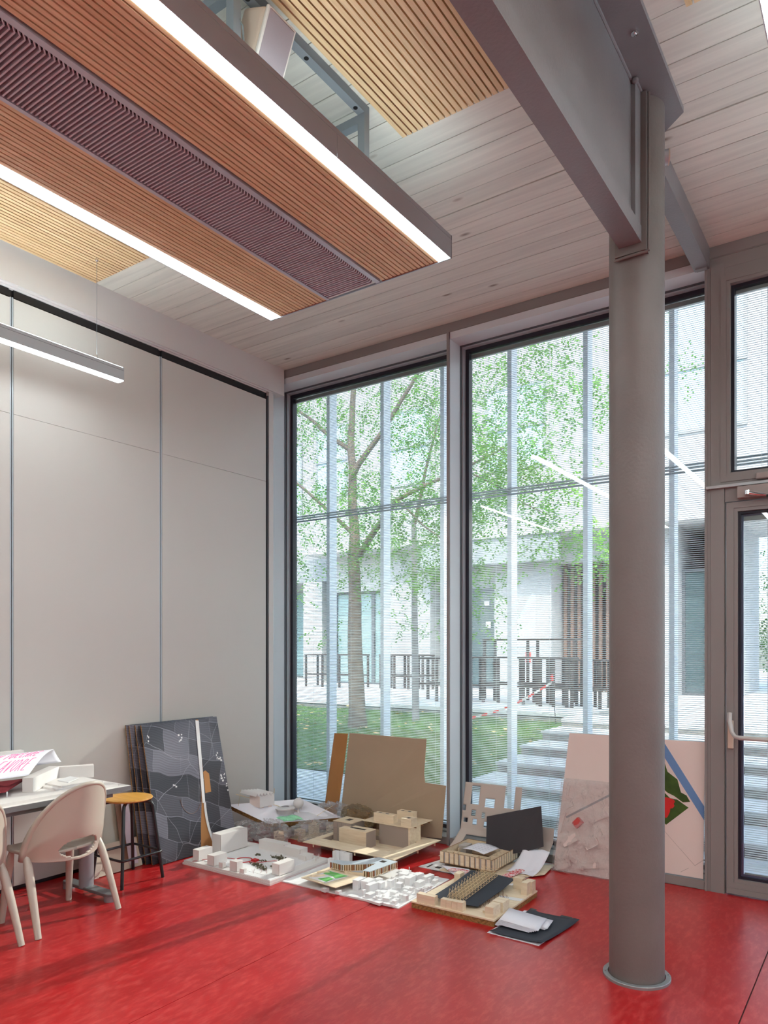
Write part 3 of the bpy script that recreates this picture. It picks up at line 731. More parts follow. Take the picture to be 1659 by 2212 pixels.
bar_table(.30, 6.15, .50, .78, 3, 'dark slatted stool right of the red and white tape stake')
bar_table(.86, 6.05, .50, .76, 3, 'dark slatted stool nearest the steps and the round column')
bar_table(-.55, 7.1, 1.75, 1.10, 3, 'dark slatted high table standing tallest on the plaza')
bar_table(-6.2, 8.6, 1.6, .78, 4, 'dark slatted table under the overhang at the left')
bar_table(-4.4, 8.9, 1.2, .78, 4, 'dark slatted table behind the tree trunk')
# tape line
stk = empty('tape_stake', (.86, 4.58, ZP - .1), 'thin stake with a red top holding red and white tape', 'stake')
build('rod', MB().tube([(.88, 4.56, .54), (.80, 4.62, 1.16)], .006, 6), 'black', stk)
build('red_cap', MB().tube([(.80, 4.62, 1.13), (.795, 4.622, 1.22)], .02, 10), D.materials['notice_red'], stk)
tp = empty('barrier_tape', (.2, 4.2, .6), 'red and white striped barrier tape slung from the stake to the lawn', 'tape')
pA, pB = Vector((.80, 4.62, 1.10)), Vector((-.32, 4.3, .56)); n = 14
for i in range(n):
    a = pA.lerp(pB, i / n); b = pA.lerp(pB, (i + 1) / n); a.z -= .08 * math.sin(math.pi * i / n); b.z -= .08 * math.sin(math.pi * (i + 1) / n)
    build('tape_stripe', MB().slab([a, b, b + Vector((0, 0, .035)), a + Vector((0, 0, .035))], (0, .0015, 0)), D.materials['notice_red'] if i % 2 else M['white'], tp)
# ---- trees
def limb(p, q, r0, r1, seg=7, wob=.06):
    p, q = Vector(p), Vector(q); pts = []
    for i in range(seg + 1):
        t = i / seg; w_ = wob * (q - p).length * math.sin(math.pi * t)
        pts.append(p.lerp(q, t) + Vector((noise.noise(p * 3 + Vector((t * 2, 0, 0))), noise.noise(p * 3 + Vector((0, t * 2, 5))), 0)) * w_)
    return pts, [r0 + (r1 - r0) * i / seg for i in range(seg + 1)]
def foliage(centres, per, size, spread):
    mb = MB()
    for (c, rad, cnt) in centres:
        c = Vector(c)
        for s in range(cnt):
            # a twig with paired leaflets hanging from it
            d = Vector((random.gauss(0, 1), random.gauss(0, 1), random.gauss(0, .75))).normalized() * rad * random.random() ** .4
            p = c + d; dirn = Vector((random.gauss(0, 1), random.gauss(0, 1), -.5)).normalized(); L = random.uniform(.16, .30)
            side = dirn.cross(Vector((0, 0, 1))).normalized()
            for k in range(per):
                t = (k + 1) / per; b = p + dirn * L * t + Vector((0, 0, -.06 * t * t)); s_ = 1 if k % 2 else -1
                tip = b + side * s_ * size + dirn * size * .35; wv = dirn * size * .3 + Vector((0, 0, random.uniform(-.3, .3) * size))
                m_ = (b + tip) / 2
                mb.quad(b, m_ - wv, tip, m_ + wv)
    return mb
tr1 = empty('locust_tree', (-2.1, 3.95, .35), 'slender leafy tree with a tall grey-brown trunk on the lawn outside', 'tree')
TB = Vector((-2.1, 3.95, .33))
fork = Vector((-2.22, 4.0, 3.05))
tp_, tr_ = limb(TB, fork, .135, .088, 10, .015); tr_[0] = .165
build('trunk', MB().tube(tp_, tr_, 14), 'bark', tr1, smooth=True)
limbs = [(fork, (-2.5, 4.3, 5.0), .088, .055), (fork - Vector((0, 0, .1)), (-1.2, 3.7, 3.75), .06, .035), ((-2.5, 4.3, 5.0), (-2.4, 4.4, 7.2), .055, .02),
         ((-2.42, 4.2, 4.3), (-1.0, 4.2, 6.0), .05, .02), ((-2.5, 4.3, 4.8), (-4.2, 4.5, 6.0), .045, .015), ((-1.2, 3.7, 3.75), (.4, 3.9, 4.3), .035, .012),
         ((-1.2, 3.7, 3.75), (-.1, 3.3, 2.95), .02, .008), ((-2.3, 4.1, 3.4), (-3.6, 3.7, 4.6), .035, .014), ((-.2, 3.85, 4.1), (1.1, 3.8, 3.3), .015, .005), ((-1.0, 4.2, 6.0), (1.0, 4.3, 5.8), .02, .006)]
for (a, b, r0, r1) in limbs:
    p_, rr = limb(a, b, r0, r1, 8, .07); build('branch', MB().tube(p_, rr, 8), 'bark', tr1, smooth=True)
cent = []
for i in range(210):
    a, b, r0, r1 = random.choice(limbs[1:]); t = random.uniform(.3, 1.15); c = Vector(a).lerp(Vector(b), t)
    cent.append((c + Vector((random.gauss(0, .6), random.gauss(0, .5), random.gauss(.1, .55))), random.uniform(.35, .65), random.randint(18, 34)))
for c in ((-.1, 3.4, 3.0), (.2, 3.4, 2.6), (.45, 3.5, 2.35), (-.45, 3.5, 2.7), (.9, 3.7, 2.8), (-1.0, 3.5, 2.9), (-1.4, 3.6, 2.5), (-3.2, 3.6, 3.1), (-2.9, 3.5, 2.5), (1.0, 3.7, 3.4), (-1.3, 4.1, 2.0), (-2.6, 3.8, 1.9)):
    cent.append((c, .33, 16))
fo = build('foliage', foliage(cent, 9, .042, .3), 'leaf', tr1); fo['kind'] = 'stuff'
tr2 = empty('locust_tree', (-1.35, 4.4, .45), 'thin grey young tree trunk on the lawn just left of the mullion', 'tree')
p_, rr = limb((-1.35, 4.45, .46), (-1.42, 4.5, 3.6), .06, .04, 8, .01); build('trunk', MB().tube(p_, rr, 10), mat('young_bark', srgb(140, 136, 138), .8), tr2, smooth=True)
p_, rr = limb((-1.42, 4.5, 3.5), (-1.0, 4.6, 5.2), .035, .012, 8, .05); build('branch', MB().tube(p_, rr, 8), 'bark', tr2, smooth=True)
fo = build('foliage', foliage([((-1.1 + random.gauss(0, .5), 4.6 + random.gauss(0, .4), 4.6 + random.gauss(0, .6)), .5, 20) for i in range(16)], 9, .042, .3), 'leaf', tr2); fo['kind'] = 'stuff'
# hedge and bushes seen through the door
def bush(c, r_, cnt, label):
    o = empty('bush', (c[0], c[1], ZP), label, 'bush', 'bushes beyond the plaza')
    build('stem', MB().tube([(c[0], c[1], ZP - .05), (c[0], c[1], c[2])], [.04, .02], 8), 'bark', o)
    f_ = build('foliage', foliage([((c[0] + random.gauss(0, r_ * .6), c[1] + random.gauss(0, r_ * .4), c[2] + random.gauss(0, r_ * .55)), .5, 18) for i in range(cnt)], 7, .06, .3), 'hedge', o); f_['kind'] = 'stuff'
bush((2.9, 14.4, 2.2), 1.1, 40, 'dark green bush seen through the door glass beyond the plaza')
bush((5.6, 15.0, 2.4), 1.1, 36, 'dark green bush far right beyond the plaza, mostly hidden by the door frame')

# ================================================================== FURNITURE
M['chair'] = mat('taupe_plastic', srgb(188, 177, 163), .38, 0, .5)
M['stoolwood'] = wood('beech_seat', srgb(206, 146, 62)[:3], srgb(226, 170, 84)[:3], .3, (3, 30, 30), 0)
M['blacktube'] = mat('black_tube', (.015, .015, .017), .28, 0, .6)
M['tableleg'] = mat('table_leg_grey', srgb(150, 146, 150), .4, .2)
M['tablefoot'] = mat('table_foot_grey', srgb(124, 124, 126), .45, .2)
M['foam'] = mat('white_foam_board', srgb(224, 218, 214), .7)
M['foamedge'] = mat('foam_core_edge', srgb(222, 206, 204), .8)
M['card'] = mat('white_card', srgb(228, 226, 226), .65)
M['paper'] = mat('white_paper', srgb(238, 236, 244), .7)
M['ply'] = wood('basswood_ply', srgb(226, 203, 172)[:3], srgb(240, 222, 194)[:3], .6, (3, 30, 30), .03)
M['plyedge'] = mat('ply_laser_edge', srgb(150, 112, 78), .7)
M['greycard'] = mat('grey_board', srgb(166, 150, 140), .75)
M['greycard2'] = mat('grey_greyboard', srgb(150, 140, 132), .8, var=.05, scale=30)
M['tan'] = mat('tan_greyboard', srgb(174, 152, 128), .8, var=.03, scale=3)
M['kraft'] = mat('kraft_cardboard', srgb(176, 122, 70), .8, var=.04, scale=6)
M['kraftedge'] = mat('corrugated_edge', srgb(150, 108, 62), .9, var=.5, scale=70)
M['ink'] = mat('black_card', srgb(52, 56, 66), .75)
M['ink2'] = mat('black_foam_card', srgb(58, 54, 58), .7)
M['pinkboard'] = mat('blush_foam_board', srgb(232, 214, 206), .6)
M['redm'] = mat('model_red', srgb(196, 40, 44), .6)
M['greenp'] = mat('model_green', srgb(110, 190, 100), .7)
M['mint'] = mat('mint_tissue', srgb(160, 226, 186), .6)
M['tree_d'] = mat('model_tree_dark', srgb(120, 114, 92), .95, var=.3, scale=60)
M['film'] = film('clear_plastic_film', (.98, .97, .97), .07, .15, .13, bump=1.0, bscale=26)
M['filmtan'] = film('brown_plastic_film', (.80, .72, .56), .12, .12, .30, bump=1.0, bscale=26, hazecol=(.45, .34, .2))
M['stick'] = mat('wood_stick', srgb(226, 200, 160), .6)
M['pinkpen'] = mat('pink_marker', srgb(244, 120, 176), .6)
M['greyfoil'] = mat('grey_roof_card', srgb(196, 206, 214), .5)

# ---- stool
def stool(cx, cy, label):
    o = empty('stool', (cx, cy, 0), label, 'stool')
    build('seat', MB().lathe([(0, .548), (.12, .548), (.158, .553), (.166, .560), (.164, .567), (.15, .570), (.08, .566), (0, .563)], cx, cy, 48), 'stoolwood', o, smooth=True)
    feet = [(-.165, -.165), (.165, -.165), (.165, .165), (-.165, .165)]
    for (fx, fy) in feet:
        s = .165; top = Vector((fx / s * .085, fy / s * .085, .536)); kn = Vector((fx / s * .108, fy / s * .108, .53)); k2 = Vector((fx / s * .118, fy / s * .118, .505))
        build('leg', MB().tube([Vector((cx, cy, 0)) + p for p in (top * Vector((.3, .3, 1)) if False else Vector((top.x * .3, top.y * .3, .538)), top, kn, k2, Vector((fx, fy, .0)))], .0115, 12), 'blacktube', o, smooth=True)
    # square foot rail with rounded corners around the legs
    rr = .155; pts = []
    for (sx, sy, a0) in ((1, 1, 0), (-1, 1, 90), (-1, -1, 180), (1, -1, 270)):
        for a in (0, 22, 45, 67, 90):
            pts.append((cx + sx * (rr - .02) + .032 * math.cos(R(a0 + a)), cy + sy * (rr - .02) + .032 * math.sin(R(a0 + a)), .185))
    pts.append(pts[0]); pts.append(pts[1])
    build('foot_rail', MB().tube(pts, .0085, 10), 'blacktube', o, smooth=True)
stool(.372, -2.02, 'low stool with round beech seat and black tube legs')
# ---- shell chairs
def chair(cx, cy, rz, label):
    """local +x is the back, y across; built in world coords around the root"""
    o = empty('shell_chair', (cx, cy, 0), label, 'chair', 'taupe plastic shell chairs at the table')
    c, n = math.cos(rz), math.sin(rz)
    W = lambda x, y, z: (cx + x * c - y * n, cy + x * n + y * c, z)
    N = 84; Mv = 48; pts = []
    sm = lambda t: t * t * (3 - 2 * t)
    amax = R(76)
    def hole(i, j):
        a = -amax + 2 * amax * (i + .5) / N; t = (j + .5) / Mv
        return (a / R(30)) ** 2 + ((t - .17) / .13) ** 2 < 1
    for i in range(N + 1):
        a = -amax + 2 * amax * i / N; u = abs(a) / amax
        top = .40 + .42 * max(0.0, 1 - u ** 2.1) ** .72
        low = .372 + .02 * u
        row = []
        for j in range(Mv + 1):
            t = j / Mv
            z = low + (top - low) * t
            fl_ = .90 + .10 * sm(min(t * 2.2, 1))
            lean = .075 * max(0, (z - .40) / .42) * max(0, math.cos(a))
            x = (.235 * math.cos(a)) * fl_ + lean - .025; yy = .262 * math.sin(a) * fl_ * (1 - .06 * max(0, (z - .5) / .32))
            row.append(W(x, yy, z))
        pts.append(row)
    mb = MB().grid(pts, lambda i, j: not hole(i, j))
    sh = build('shell_back', mb, 'chair', o, smooth='all')
    so = sh.modifiers.new('thick', 'SOLIDIFY'); so.thickness = .015; so.offset = 0
    sb = sh.modifiers.new('sub', 'SUBSURF'); sb.levels = 1; sb.render_levels = 2
    # rounded rim
    rim = [p[-1] for p in pts]
    build('rim', MB().tube(rim, [.0125 + .011 * abs(k_ / N * 2 - 1) ** 3 for k_ in range(N + 1)], 10), 'chair', o, smooth='all')
    # seat pan
    rings = []
    for k, s_ in enumerate((0.02, .35, .65, .85, .95, 1.0)):
        row = []
        for i in range(41):
            a = 2 * math.pi * i / 40
            ex = abs(math.cos(a)) ** .8 * (1 if math.cos(a) > 0 else -1); ey = abs(math.sin(a)) ** .8 * (1 if math.sin(a) > 0 else -1)
            x = -.035 + (.20 if ex > 0 else .235) * ex * s_; yy = .238 * ey * s_
            row.append(W(x, yy, .424 + .018 * s_ ** 3 - (.022 * max(0, -ex * s_ - .75) * 4)))
        rings.append(row)
    st_ = build('seat', MB().grid(rings), 'chair', o, smooth='all')
    so = st_.modifiers.new('thick', 'SOLIDIFY'); so.thickness = .016; so.offset = 1
    for (x0, y0, x1, y1, r0, r1) in ((.055, .248, .20, .272, (.026, .024), (.020, .016)), (.055, -.248, .20, -.272, (.026, .024), (.020, .016)),
                                     (-.15, .195, -.205, .225, (.024, .022), (.020, .016)), (-.15, -.195, -.205, -.225, (.024, .022), (.020, .016))):
        zt = .452 if x0 > 0 else .425; xs0, ys0 = (x0 - .022, y0 - .010 * (1 if y0 > 0 else -1)) if x0 > 0 else (x0, y0)
        P = []; rs = []
        for k_ in range(11):
            s_ = k_ / 10; P.append(W(xs0 + (x1 - xs0) * s_ ** .85, ys0 + (y1 - ys0) * s_ ** .8, zt * (1 - s_)))
            wdt = .015 + .011 * sm(min(s_ / .22, 1)) - .008 * max(0, (s_ - .22) / .78); rs.append((wdt, wdt * .85))
        build('leg', MB().tube(P, rs, 14), 'chair', o, smooth=True)
    return o
chair(.645, -2.70, R(5), 'taupe plastic shell chair with an oval hole in its back, beside the stool')
chair(.685, -3.33, R(2), 'taupe plastic shell chair cut by the left edge of the picture')
# ---- table
tb = empty('drafting_table', (.40, -3.2, 0), 'white topped table on grey T-shaped legs by the partition wall', 'table')
TZ = .716
build('tabletop', B(.075, -4.6, TZ - .028, .700, -2.235, TZ), 'foam', tb)
build('tabletop_edge', B(.700, -4.6, TZ - .030, .706, -2.235, TZ), 'tablefoot', tb)
build('apron', B(.64, -4.5, TZ - .062, .66, -2.34, TZ - .030), 'tablefoot', tb)
build('apron', B(.12, -4.5, TZ - .062, .14, -2.34, TZ - .030), 'tablefoot', tb)
for yl in (-2.355, -4.3):
    build('column', MB().tube([(.40, yl, .045), (.40, yl, TZ - .03)], [(.05, .036), (.05, .036)], 24), 'tableleg', tb, smooth=True)
    f_ = MB().tube([(.190, yl, .042), (.205, yl, .042), (.66, yl, .042), (.675, yl, .042)], [(.02, .009), (.036, .011), (.036, .011), (.02, .009)], 14)
    n_ = 12; poly = []
    for a in range(-90, 91, 15): poly.append((.655 + .038 * math.cos(R(a)), yl + .038 * math.sin(R(a))))
    for a in range(90, 271, 15): poly.append((.205 + .038 * math.cos(R(a)), yl + .038 * math.sin(R(a))))
    ft = build('foot', MB().prism(poly, .032, .052), 'tablefoot', tb); bevel(ft, .004)
    for xx in (.655, .205):
        build('foot_pad', MB().tube([(xx, yl, 0), (xx, yl, .034)], .038, 20), 'tableleg', tb, smooth=True)
build('edge_clip', MB().tube([(.60, -2.232, TZ - .02), (.60, -2.20, TZ - .02)], [(.03, .014), (.028, .012)], 12), 'chrome', tb, smooth=True)

# ---- things on the table
bs = empty('street_model', (.35, -2.7, TZ), 'white foam model with an L-shaped block on the table', 'scale model')
build('base_board', B(.09, -3.35, TZ, .66, -2.30, TZ + .016), 'foam', bs)
build('base_step', MB().prism([(.15, -2.64), (.545, -2.66), (.545, -2.33), (.20, -2.30)], TZ + .0165, TZ + .026), 'foam', bs)
build('base_step', MB().prism([(.25, -2.60), (.53, -2.61), (.53, -2.42), (.27, -2.40)], TZ + .0265, TZ + .034), 'foam', bs)
build('ramp', MB().slab([(.34, -2.52, TZ + .034), (.46, -2.52, TZ + .034), (.42, -2.42, TZ + .044), (.32, -2.42, TZ + .044)], (0, 0, .004)), 'card', bs)
# L-shaped block: long wing coming toward the room, second wing turning along the wall
build('block_wing', MB().prism([(.430, -2.800), (.483, -2.764), (.205, -2.425), (.145, -2.46)], TZ + .017, TZ + .103), 'foam', bs)
build('block_wing', MB().prism([(.1445, -2.459), (.2045, -2.4245), (.325, -2.250), (.262, -2.215)], TZ + .017, TZ + .097), 'foam', bs)
for (x, y) in ((.50, -2.93), (.46, -2.99), (.53, -3.02)):
    build('model_figure', MB().tube([(x, y, TZ + .016), (x, y, TZ + .042), (x, y, TZ + .05)], [.002, .005, .002], 6), 'card', bs)
build('red_roof', MB().slab([(.15, -3.35, TZ + .06), (.47, -3.35, TZ + .045), (.49, -2.93, TZ + .045), (.27, -2.69, TZ + .06)], (0, 0, .008)), mat('dark_red_card', srgb(140, 40, 50), .7), bs)
build('roof_support', B(.18, -3.3, TZ + .016, .42, -2.95, TZ + .045), 'greycard2', bs)
bx = empty('white_box', (.06, -2.75, TZ), 'small white foam block behind the handwritten sheet on the table', 'model block')
build('block', B(.080, -3.05, TZ + .016, .125, -2.62, TZ + .225), 'foam', bx)
# handwritten sheet, curled over the model
sg = empty('handwritten_sheet', (.3, -3.0, TZ + .06), 'curled white sheet with pink handwriting saying do not touch please', 'paper')
def sheet_pt(u, v, lift=0):
    """u along the writing (0..1, towards the window), v from the lower edge to the top and over the curl"""
    if v < .62:
        t = v / .62; x = .425 - .225 * t; z = TZ + .112 + .105 * math.sin(t * math.pi / 2); nx, nz = .45, .89; y = -2.76 + .295 * t
    else:
        t = (v - .62) / .38; x = .20 - .072 * math.sin(t * 1.9); z = TZ + .217 - .085 * (1 - math.cos(t * 1.75)); nx, nz = -math.sin(t), math.cos(t); y = -2.465 + .10 * t
    return Vector((x + nx * lift, y - .62 * (1 - u), z + nz * lift))
so = build('sheet', MB().grid([[sheet_pt(i / 20, j / 24) for j in range(25)] for i in range(21)]), 'paper', sg, smooth='all')
q = so.modifiers.new('t', 'SOLIDIFY'); q.thickness = .0012
GL = {'N': [[(0, 0), (.05, 1), (.6, 0), (.7, 1)]], 'O': [[(.35, 0), (.05, .25), (.05, .75), (.35, 1), (.65, .75), (.65, .25), (.35, 0)]], 'T': [[(0, .95), (.75, 1.02)], [(.38, 1), (.3, 0)]],
      'C': [[(.65, .85), (.35, 1), (.05, .7), (.05, .3), (.3, 0), (.62, .12)]], 'A': [[(0, 0), (.4, 1), (.62, 0)], [(.12, .38), (.58, .38)]], 'R': [[(.05, 0), (.12, 1), (.55, .9), (.5, .55), (.1, .5), (.62, 0)]],
      'E': [[(.65, 1), (.1, .98), (.06, 0), (.62, .02)], [(.08, .5), (.5, .52)]], 'F': [[(.7, 1), (.1, .98), (.02, 0)], [(.08, .52), (.5, .54)]], 'V': [[(.05, 1), (.25, 0), (.7, 1)]], 'P': [[(.05, 0), (.12, 1), (.6, .85), (.5, .5), (.1, .48)]]}
def write(txt, u0, v0, cw, ch, slant):
    mb = MB(); u = u0
    for ch_ in txt:
        if ch_ == ' ': u += cw * .9; continue
        for st_ in GL[ch_]:
            ps = [(u + x * cw + y * slant, v0 + y * ch) for x, y in st_]
            dense = []
            for (a, b) in zip(ps[:-1], ps[1:]):
                for k in range(5): dense.append((a[0] + (b[0] - a[0]) * k / 5, a[1] + (b[1] - a[1]) * k / 5))
            dense.append(ps[-1])
            mb.tube([sheet_pt(p[0], p[1], .0012) for p in dense], .0023, 5)
        u += cw * 1.02
    return mb
build('handwriting', write('NON TOCCARE', .355, .41, .050, .17, .02), 'pinkpen', sg)
build('handwriting', write('PER FAVORE', .34, .11, .058, .23, .03), 'pinkpen', sg)

# ================================================================== BOARDS AGAINST THE PARTITION WALL
def aerial():
    m = D.materials.new('aerial_print'); m.use_nodes = True; n = m.node_tree.nodes; l = m.node_tree.links; b = n['Principled BSDF']; b.inputs['Roughness'].default_value = .35
    tc = n.new('ShaderNodeTexCoord'); oi = n.new('ShaderNodeObjectInfo')
    mp = n.new('ShaderNodeMapping'); mp.inputs['Scale'].default_value = (0, 1, .75); mp.inputs['Rotation'].default_value = (R(14), 0, 0); l.new(tc.outputs['Object'], mp.inputs['Vector'])
    ns = n.new('ShaderNodeTexNoise'); ns.inputs['Scale'].default_value = 3; ns.inputs['Scale'].default_value = 2.2; l.new(mp.outputs[0], ns.inputs['Vector'])
    ad = n.new('ShaderNodeVectorMath'); ad.operation = 'MULTIPLY_ADD'; ad.inputs[1].default_value = (.0, .22, .16); l.new(ns.outputs['Color'], ad.inputs[0]); l.new(mp.outputs[0], ad.inputs[2])
    sx = n.new('ShaderNodeSeparateXYZ'); l.new(ad.outputs[0], sx.inputs[0]); cx_ = n.new('ShaderNodeCombineXYZ'); l.new(sx.outputs[1], cx_.inputs[0]); l.new(sx.outputs[2], cx_.inputs[1])
    v = n.new('ShaderNodeTexBrick'); v.inputs['Scale'].default_value = 1; v.inputs['Brick Width'].default_value = .21; v.inputs['Row Height'].default_value = .125; v.inputs['Mortar Size'].default_value = .0016; v.offset = .37; v.squash = 1.6; v.squash_frequency = 3
    v.inputs['Color1'].default_value = (0, 0, 0, 1); v.inputs['Color2'].default_value = (1, 1, 1, 1); v.inputs['Mortar'].default_value = (.97, .97, .97, 1); l.new(cx_.outputs[0], v.inputs['Vector'])
    sp_ = n.new('ShaderNodeSeparateColor'); l.new(v.outputs['Color'], sp_.inputs[0])
    r = n.new('ShaderNodeValToRGB'); r.color_ramp.interpolation = 'CONSTANT'; e = r.color_ramp.elements
    e[0].position = 0; e[0].color = srgb(62, 60, 66); e[1].position = .3; e[1].color = srgb(82, 80, 88)
    for p_, c_ in ((.5, (70, 69, 76)), (.66, (92, 90, 100)), (.82, (116, 114, 124)), (.96, (132, 130, 140))):
        x = e.new(p_); x.color = srgb(*c_)
    l.new(sp_.outputs[0], r.inputs[0])
    # furrow lines inside the fields
    wv = n.new('ShaderNodeTexWave'); wv.bands_direction = 'Z'; wv.inputs['Scale'].default_value = 22; wv.inputs['Distortion'].default_value = 1.5; wv.inputs['Detail'].default_value = 3; l.new(ad.outputs[0], wv.inputs['Vector'])
    fm = n.new('ShaderNodeMapRange'); fm.inputs[3].default_value = .82; fm.inputs[4].default_value = 1.12; l.new(wv.outputs['Fac'], fm.inputs[0])
    mu_ = n.new('ShaderNodeMix'); mu_.data_type = 'RGBA'; mu_.blend_type = 'MULTIPLY'; mu_.inputs[0].default_value = 1; l.new(r.outputs[0], mu_.inputs[6]); l.new(fm.outputs[0], mu_.inputs[7])
    # field tracks
    ve = n.new('ShaderNodeTexVoronoi'); ve.feature = 'DISTANCE_TO_EDGE'; ve.inputs['Scale'].default_value = 3.1; l.new(ad.outputs[0], ve.inputs['Vector'])
    lt = n.new('ShaderNodeMath'); lt.operation = 'LESS_THAN'; lt.inputs[1].default_value = .004; l.new(ve.outputs['Distance'], lt.inputs[0])
    m3 = n.new('ShaderNodeMath'); m3.operation = 'MULTIPLY'; m3.inputs[1].default_value = .6; l.new(lt.outputs[0], m3.inputs[0])
    mx = n.new('ShaderNodeMix'); mx.data_type = 'RGBA'; l.new(m3.outputs[0], mx.inputs[0]); l.new(mu_.outputs[2], mx.inputs[6]); mx.inputs[7].default_value = srgb(160, 158, 166)
    l.new(mx.outputs[2], b.inputs['Base Color']); return m
M['aerial'] = aerial()
def lean(pb0, pb1, pt0, pt1):
    """frame on a leaning board: u along, v up -> point; returns function and outward normal"""
    b0, b1, t0, t1 = map(Vector, (pb0, pb1, pt0, pt1))
    nrm = (b1 - b0).cross(t0 - b0).normalized()
    return (lambda u, v, w_=0: b0.lerp(b1, u).lerp(t0.lerp(t1, u), v) + nrm * w_), nrm
def board(root, name, f, th, m, poly=((0, 0), (1, 0), (1, 1), (0, 1)), off=0):
    return build(name, MB().slab([f(u, v, off) for u, v in poly], f(0, 0, off + th) - f(0, 0, off)), m, root)
specs = [((.165, -1.765), (.165, -.90), (-.012, -1.765), (-.012, -.905), 1.018), ((.205, -1.748), (.205, -.88), (.008, -1.748), (.008, -.885), 1.015), ((.250, -1.725), (.250, -.905), (.035, -1.715), (.035, -.91), 1.016), ((.300, -1.690), (.30, -.93), (.070, -1.690), (.070, -.94), 1.014)]
lab = ['rearmost grey aerial-photo board of the stack leaning on the partition wall', 'second aerial-photo board from the wall in the leaning stack', 'aerial-photo board directly behind the front one in the leaning stack', 'front aerial-photo board with a white road strip, leaning on the partition wall']
for i, (a, b, c, d, zt) in enumerate(specs):
    f, nr = lean((a[0], a[1], .003), (b[0], b[1], .003), (c[0], c[1], zt), (d[0], d[1], zt))
    o = empty('aerial_board', (a[0], (a[1] + b[1]) / 2, 0), lab[i], 'board', 'aerial photo boards in the leaning stack')
    board(o, 'cardboard_core', f, .0095, 'kraftedge')
    if i < 3:
        board(o, 'print', f, .001, 'aerial', ((.0, 0), (1, 0), (1, 1), (0, 1)), .0096); continue
    # front board: print with cut-outs, white road relief and light building clusters
    board(o, 'print', f, .0012, 'aerial', ((0, 0), (.50, 0), (.545, .18), (.605, .36), (.650, .6), (.700, 1), (0, 1)), .0096)
    board(o, 'print', f, .0012, 'aerial', ((.70, 0), (1, 0), (1, 1), (.735, 1), (.69, .60), (.655, .42), (.645, .30), (.66, .14)), .0096)
    board(o, 'cutout_floor', f, .0008, 'kraft', ((.50, .0), (.70, 0), (.66, .14), (.645, .30), (.655, .42), (.69, .6), (.735, 1), (.700, 1), (.650, .6), (.605, .36), (.545, .18)), .0096)
    build('road_strip', MB().slab([f(u, v, .0115) for u, v in ((.615, .36), (.65, .36), (.735, .99), (.69, .995))], f(0, 0, .003) - f(0, 0, 0)), 'card', o)
    c0 = [(.645 - .04 * math.sin(t * 1.35) + .09 * t * t, .36 - .34 * t) for t in [k_ / 10 for k_ in range(11)]]
    pl_ = [(u - .014, v) for u, v in c0] + [(u + .014, v) for u, v in reversed(c0)]
    build('road_strip', MB().slab([f(u, v, .0115) for u, v in reversed(pl_)], f(0, 0, .003) - f(0, 0, 0)), 'card', o)
    board(o, 'cutout_patch', f, .001, 'kraft', ((.675, .43), (.755, .43), (.765, .57), (.72, .60), (.69, .59)), .0109)
    for (u, v, k_) in ((.45, .87, 6), (.93, .68, 9), (.95, .52, 9), (.31, .50, 3), (.07, .90, 3), (.985, .43, 3)):
        for j in range(k_):
            uu = min(.985, u + random.uniform(-.035, .03)); vv = v + random.uniform(-.035, .035); s1 = random.uniform(.010, .024); s2 = random.uniform(.008, .016)
            board(o, 'building_mark', f, .0006, 'card', ((uu, vv), (uu + s1, vv + .001), (uu + s1, vv + s2), (uu, vv + s2)), .0109)
    build('wire_arc', MB().tube([f(.34 + .13 * (1 - math.cos(t)) * 1.0, .42 - .12 * math.sin(t), .0125) for t in [math.pi * k_ / 16 for k_ in range(17)]], .0016, 5), mat('bronze_wire', srgb(128, 96, 84), .5), o)
# off-cuts behind the stool
def offcut(name, pts, th, m, label, cat='board'):
    o = build(name, MB().slab(pts, th), m); return tag(o, label, cat)
offcut('grey_offcut', [(.16, -2.115, .004), (.16, -1.76, .004), (-.018, -1.80, .50), (-.018, -2.18, .50)], (.004, 0, .002), mat('shiny_greyboard', srgb(190, 180, 160), .3, .1), 'glossy grey board leaning on the partition wall behind the stool')
offcut('pale_offcut', [(.185, -2.22, .003), (.185, -1.76, .003), (.115, -1.76, .20), (.115, -2.22, .20)], (.004, 0, .002), mat('pale_board', srgb(206, 190, 170), .6), 'low pale board in front of the glossy grey one, behind the stool legs')
offcut('brown_offcut', [(.175, -1.92, .03), (.175, -1.82, .03), (.02, -1.82, .48), (.02, -1.88, .48)], (.004, 0, .002), mat('brown_board', srgb(140, 104, 84), .7), 'narrow brown board behind the stool beside the aerial stack')
offcut('lilac_offcut', [(.192, -1.875, .03), (.192, -1.80, .03), (.05, -1.79, .47), (.05, -1.85, .47)], (.004, 0, .002), mat('lilac_sheet', srgb(216, 200, 208), .6), 'narrow lilac sheet between the brown board and the aerial stack')
offcut('torn_card', [(.20, -2.235, .003), (.20, -2.13, .003), (.197, -2.12, .05), (.19, -2.10, .055), (.185, -2.095, .09), (.17, -2.235, .12)], (.003, 0, .001), mat('torn_card', srgb(222, 206, 190), .7), 'torn pale card scrap on the floor left of the stool legs')

# ================================================================== MODELS ON THE FLOOR
def blob(c, r, seed, amp=.35, sub=4, flat=0.0, sharp=2.2):
    """crumpled film: icosphere pushed in and out by ridged noise"""
    bm = bmesh.new(); bmesh.ops.create_icosphere(bm, subdivisions=sub, radius=1)
    mb = MB()
    for v in bm.verts:
        p = v.co.copy(); q = p * sharp + Vector((seed, seed * 1.7, 0))
        k = 1 + amp * (.9 - abs(noise.noise(q)) * 2.4) + amp * .5 * (.5 - abs(noise.noise(q * 2.7)) * 2)
        z = c[2] + p.z * r[2] * k
        mb.v.append((c[0] + p.x * r[0] * k, c[1] + p.y * r[1] * k, max(z, flat)))
    mb.f = [tuple(v.index for v in f.verts) for f in bm.faces]; bm.free(); return mb
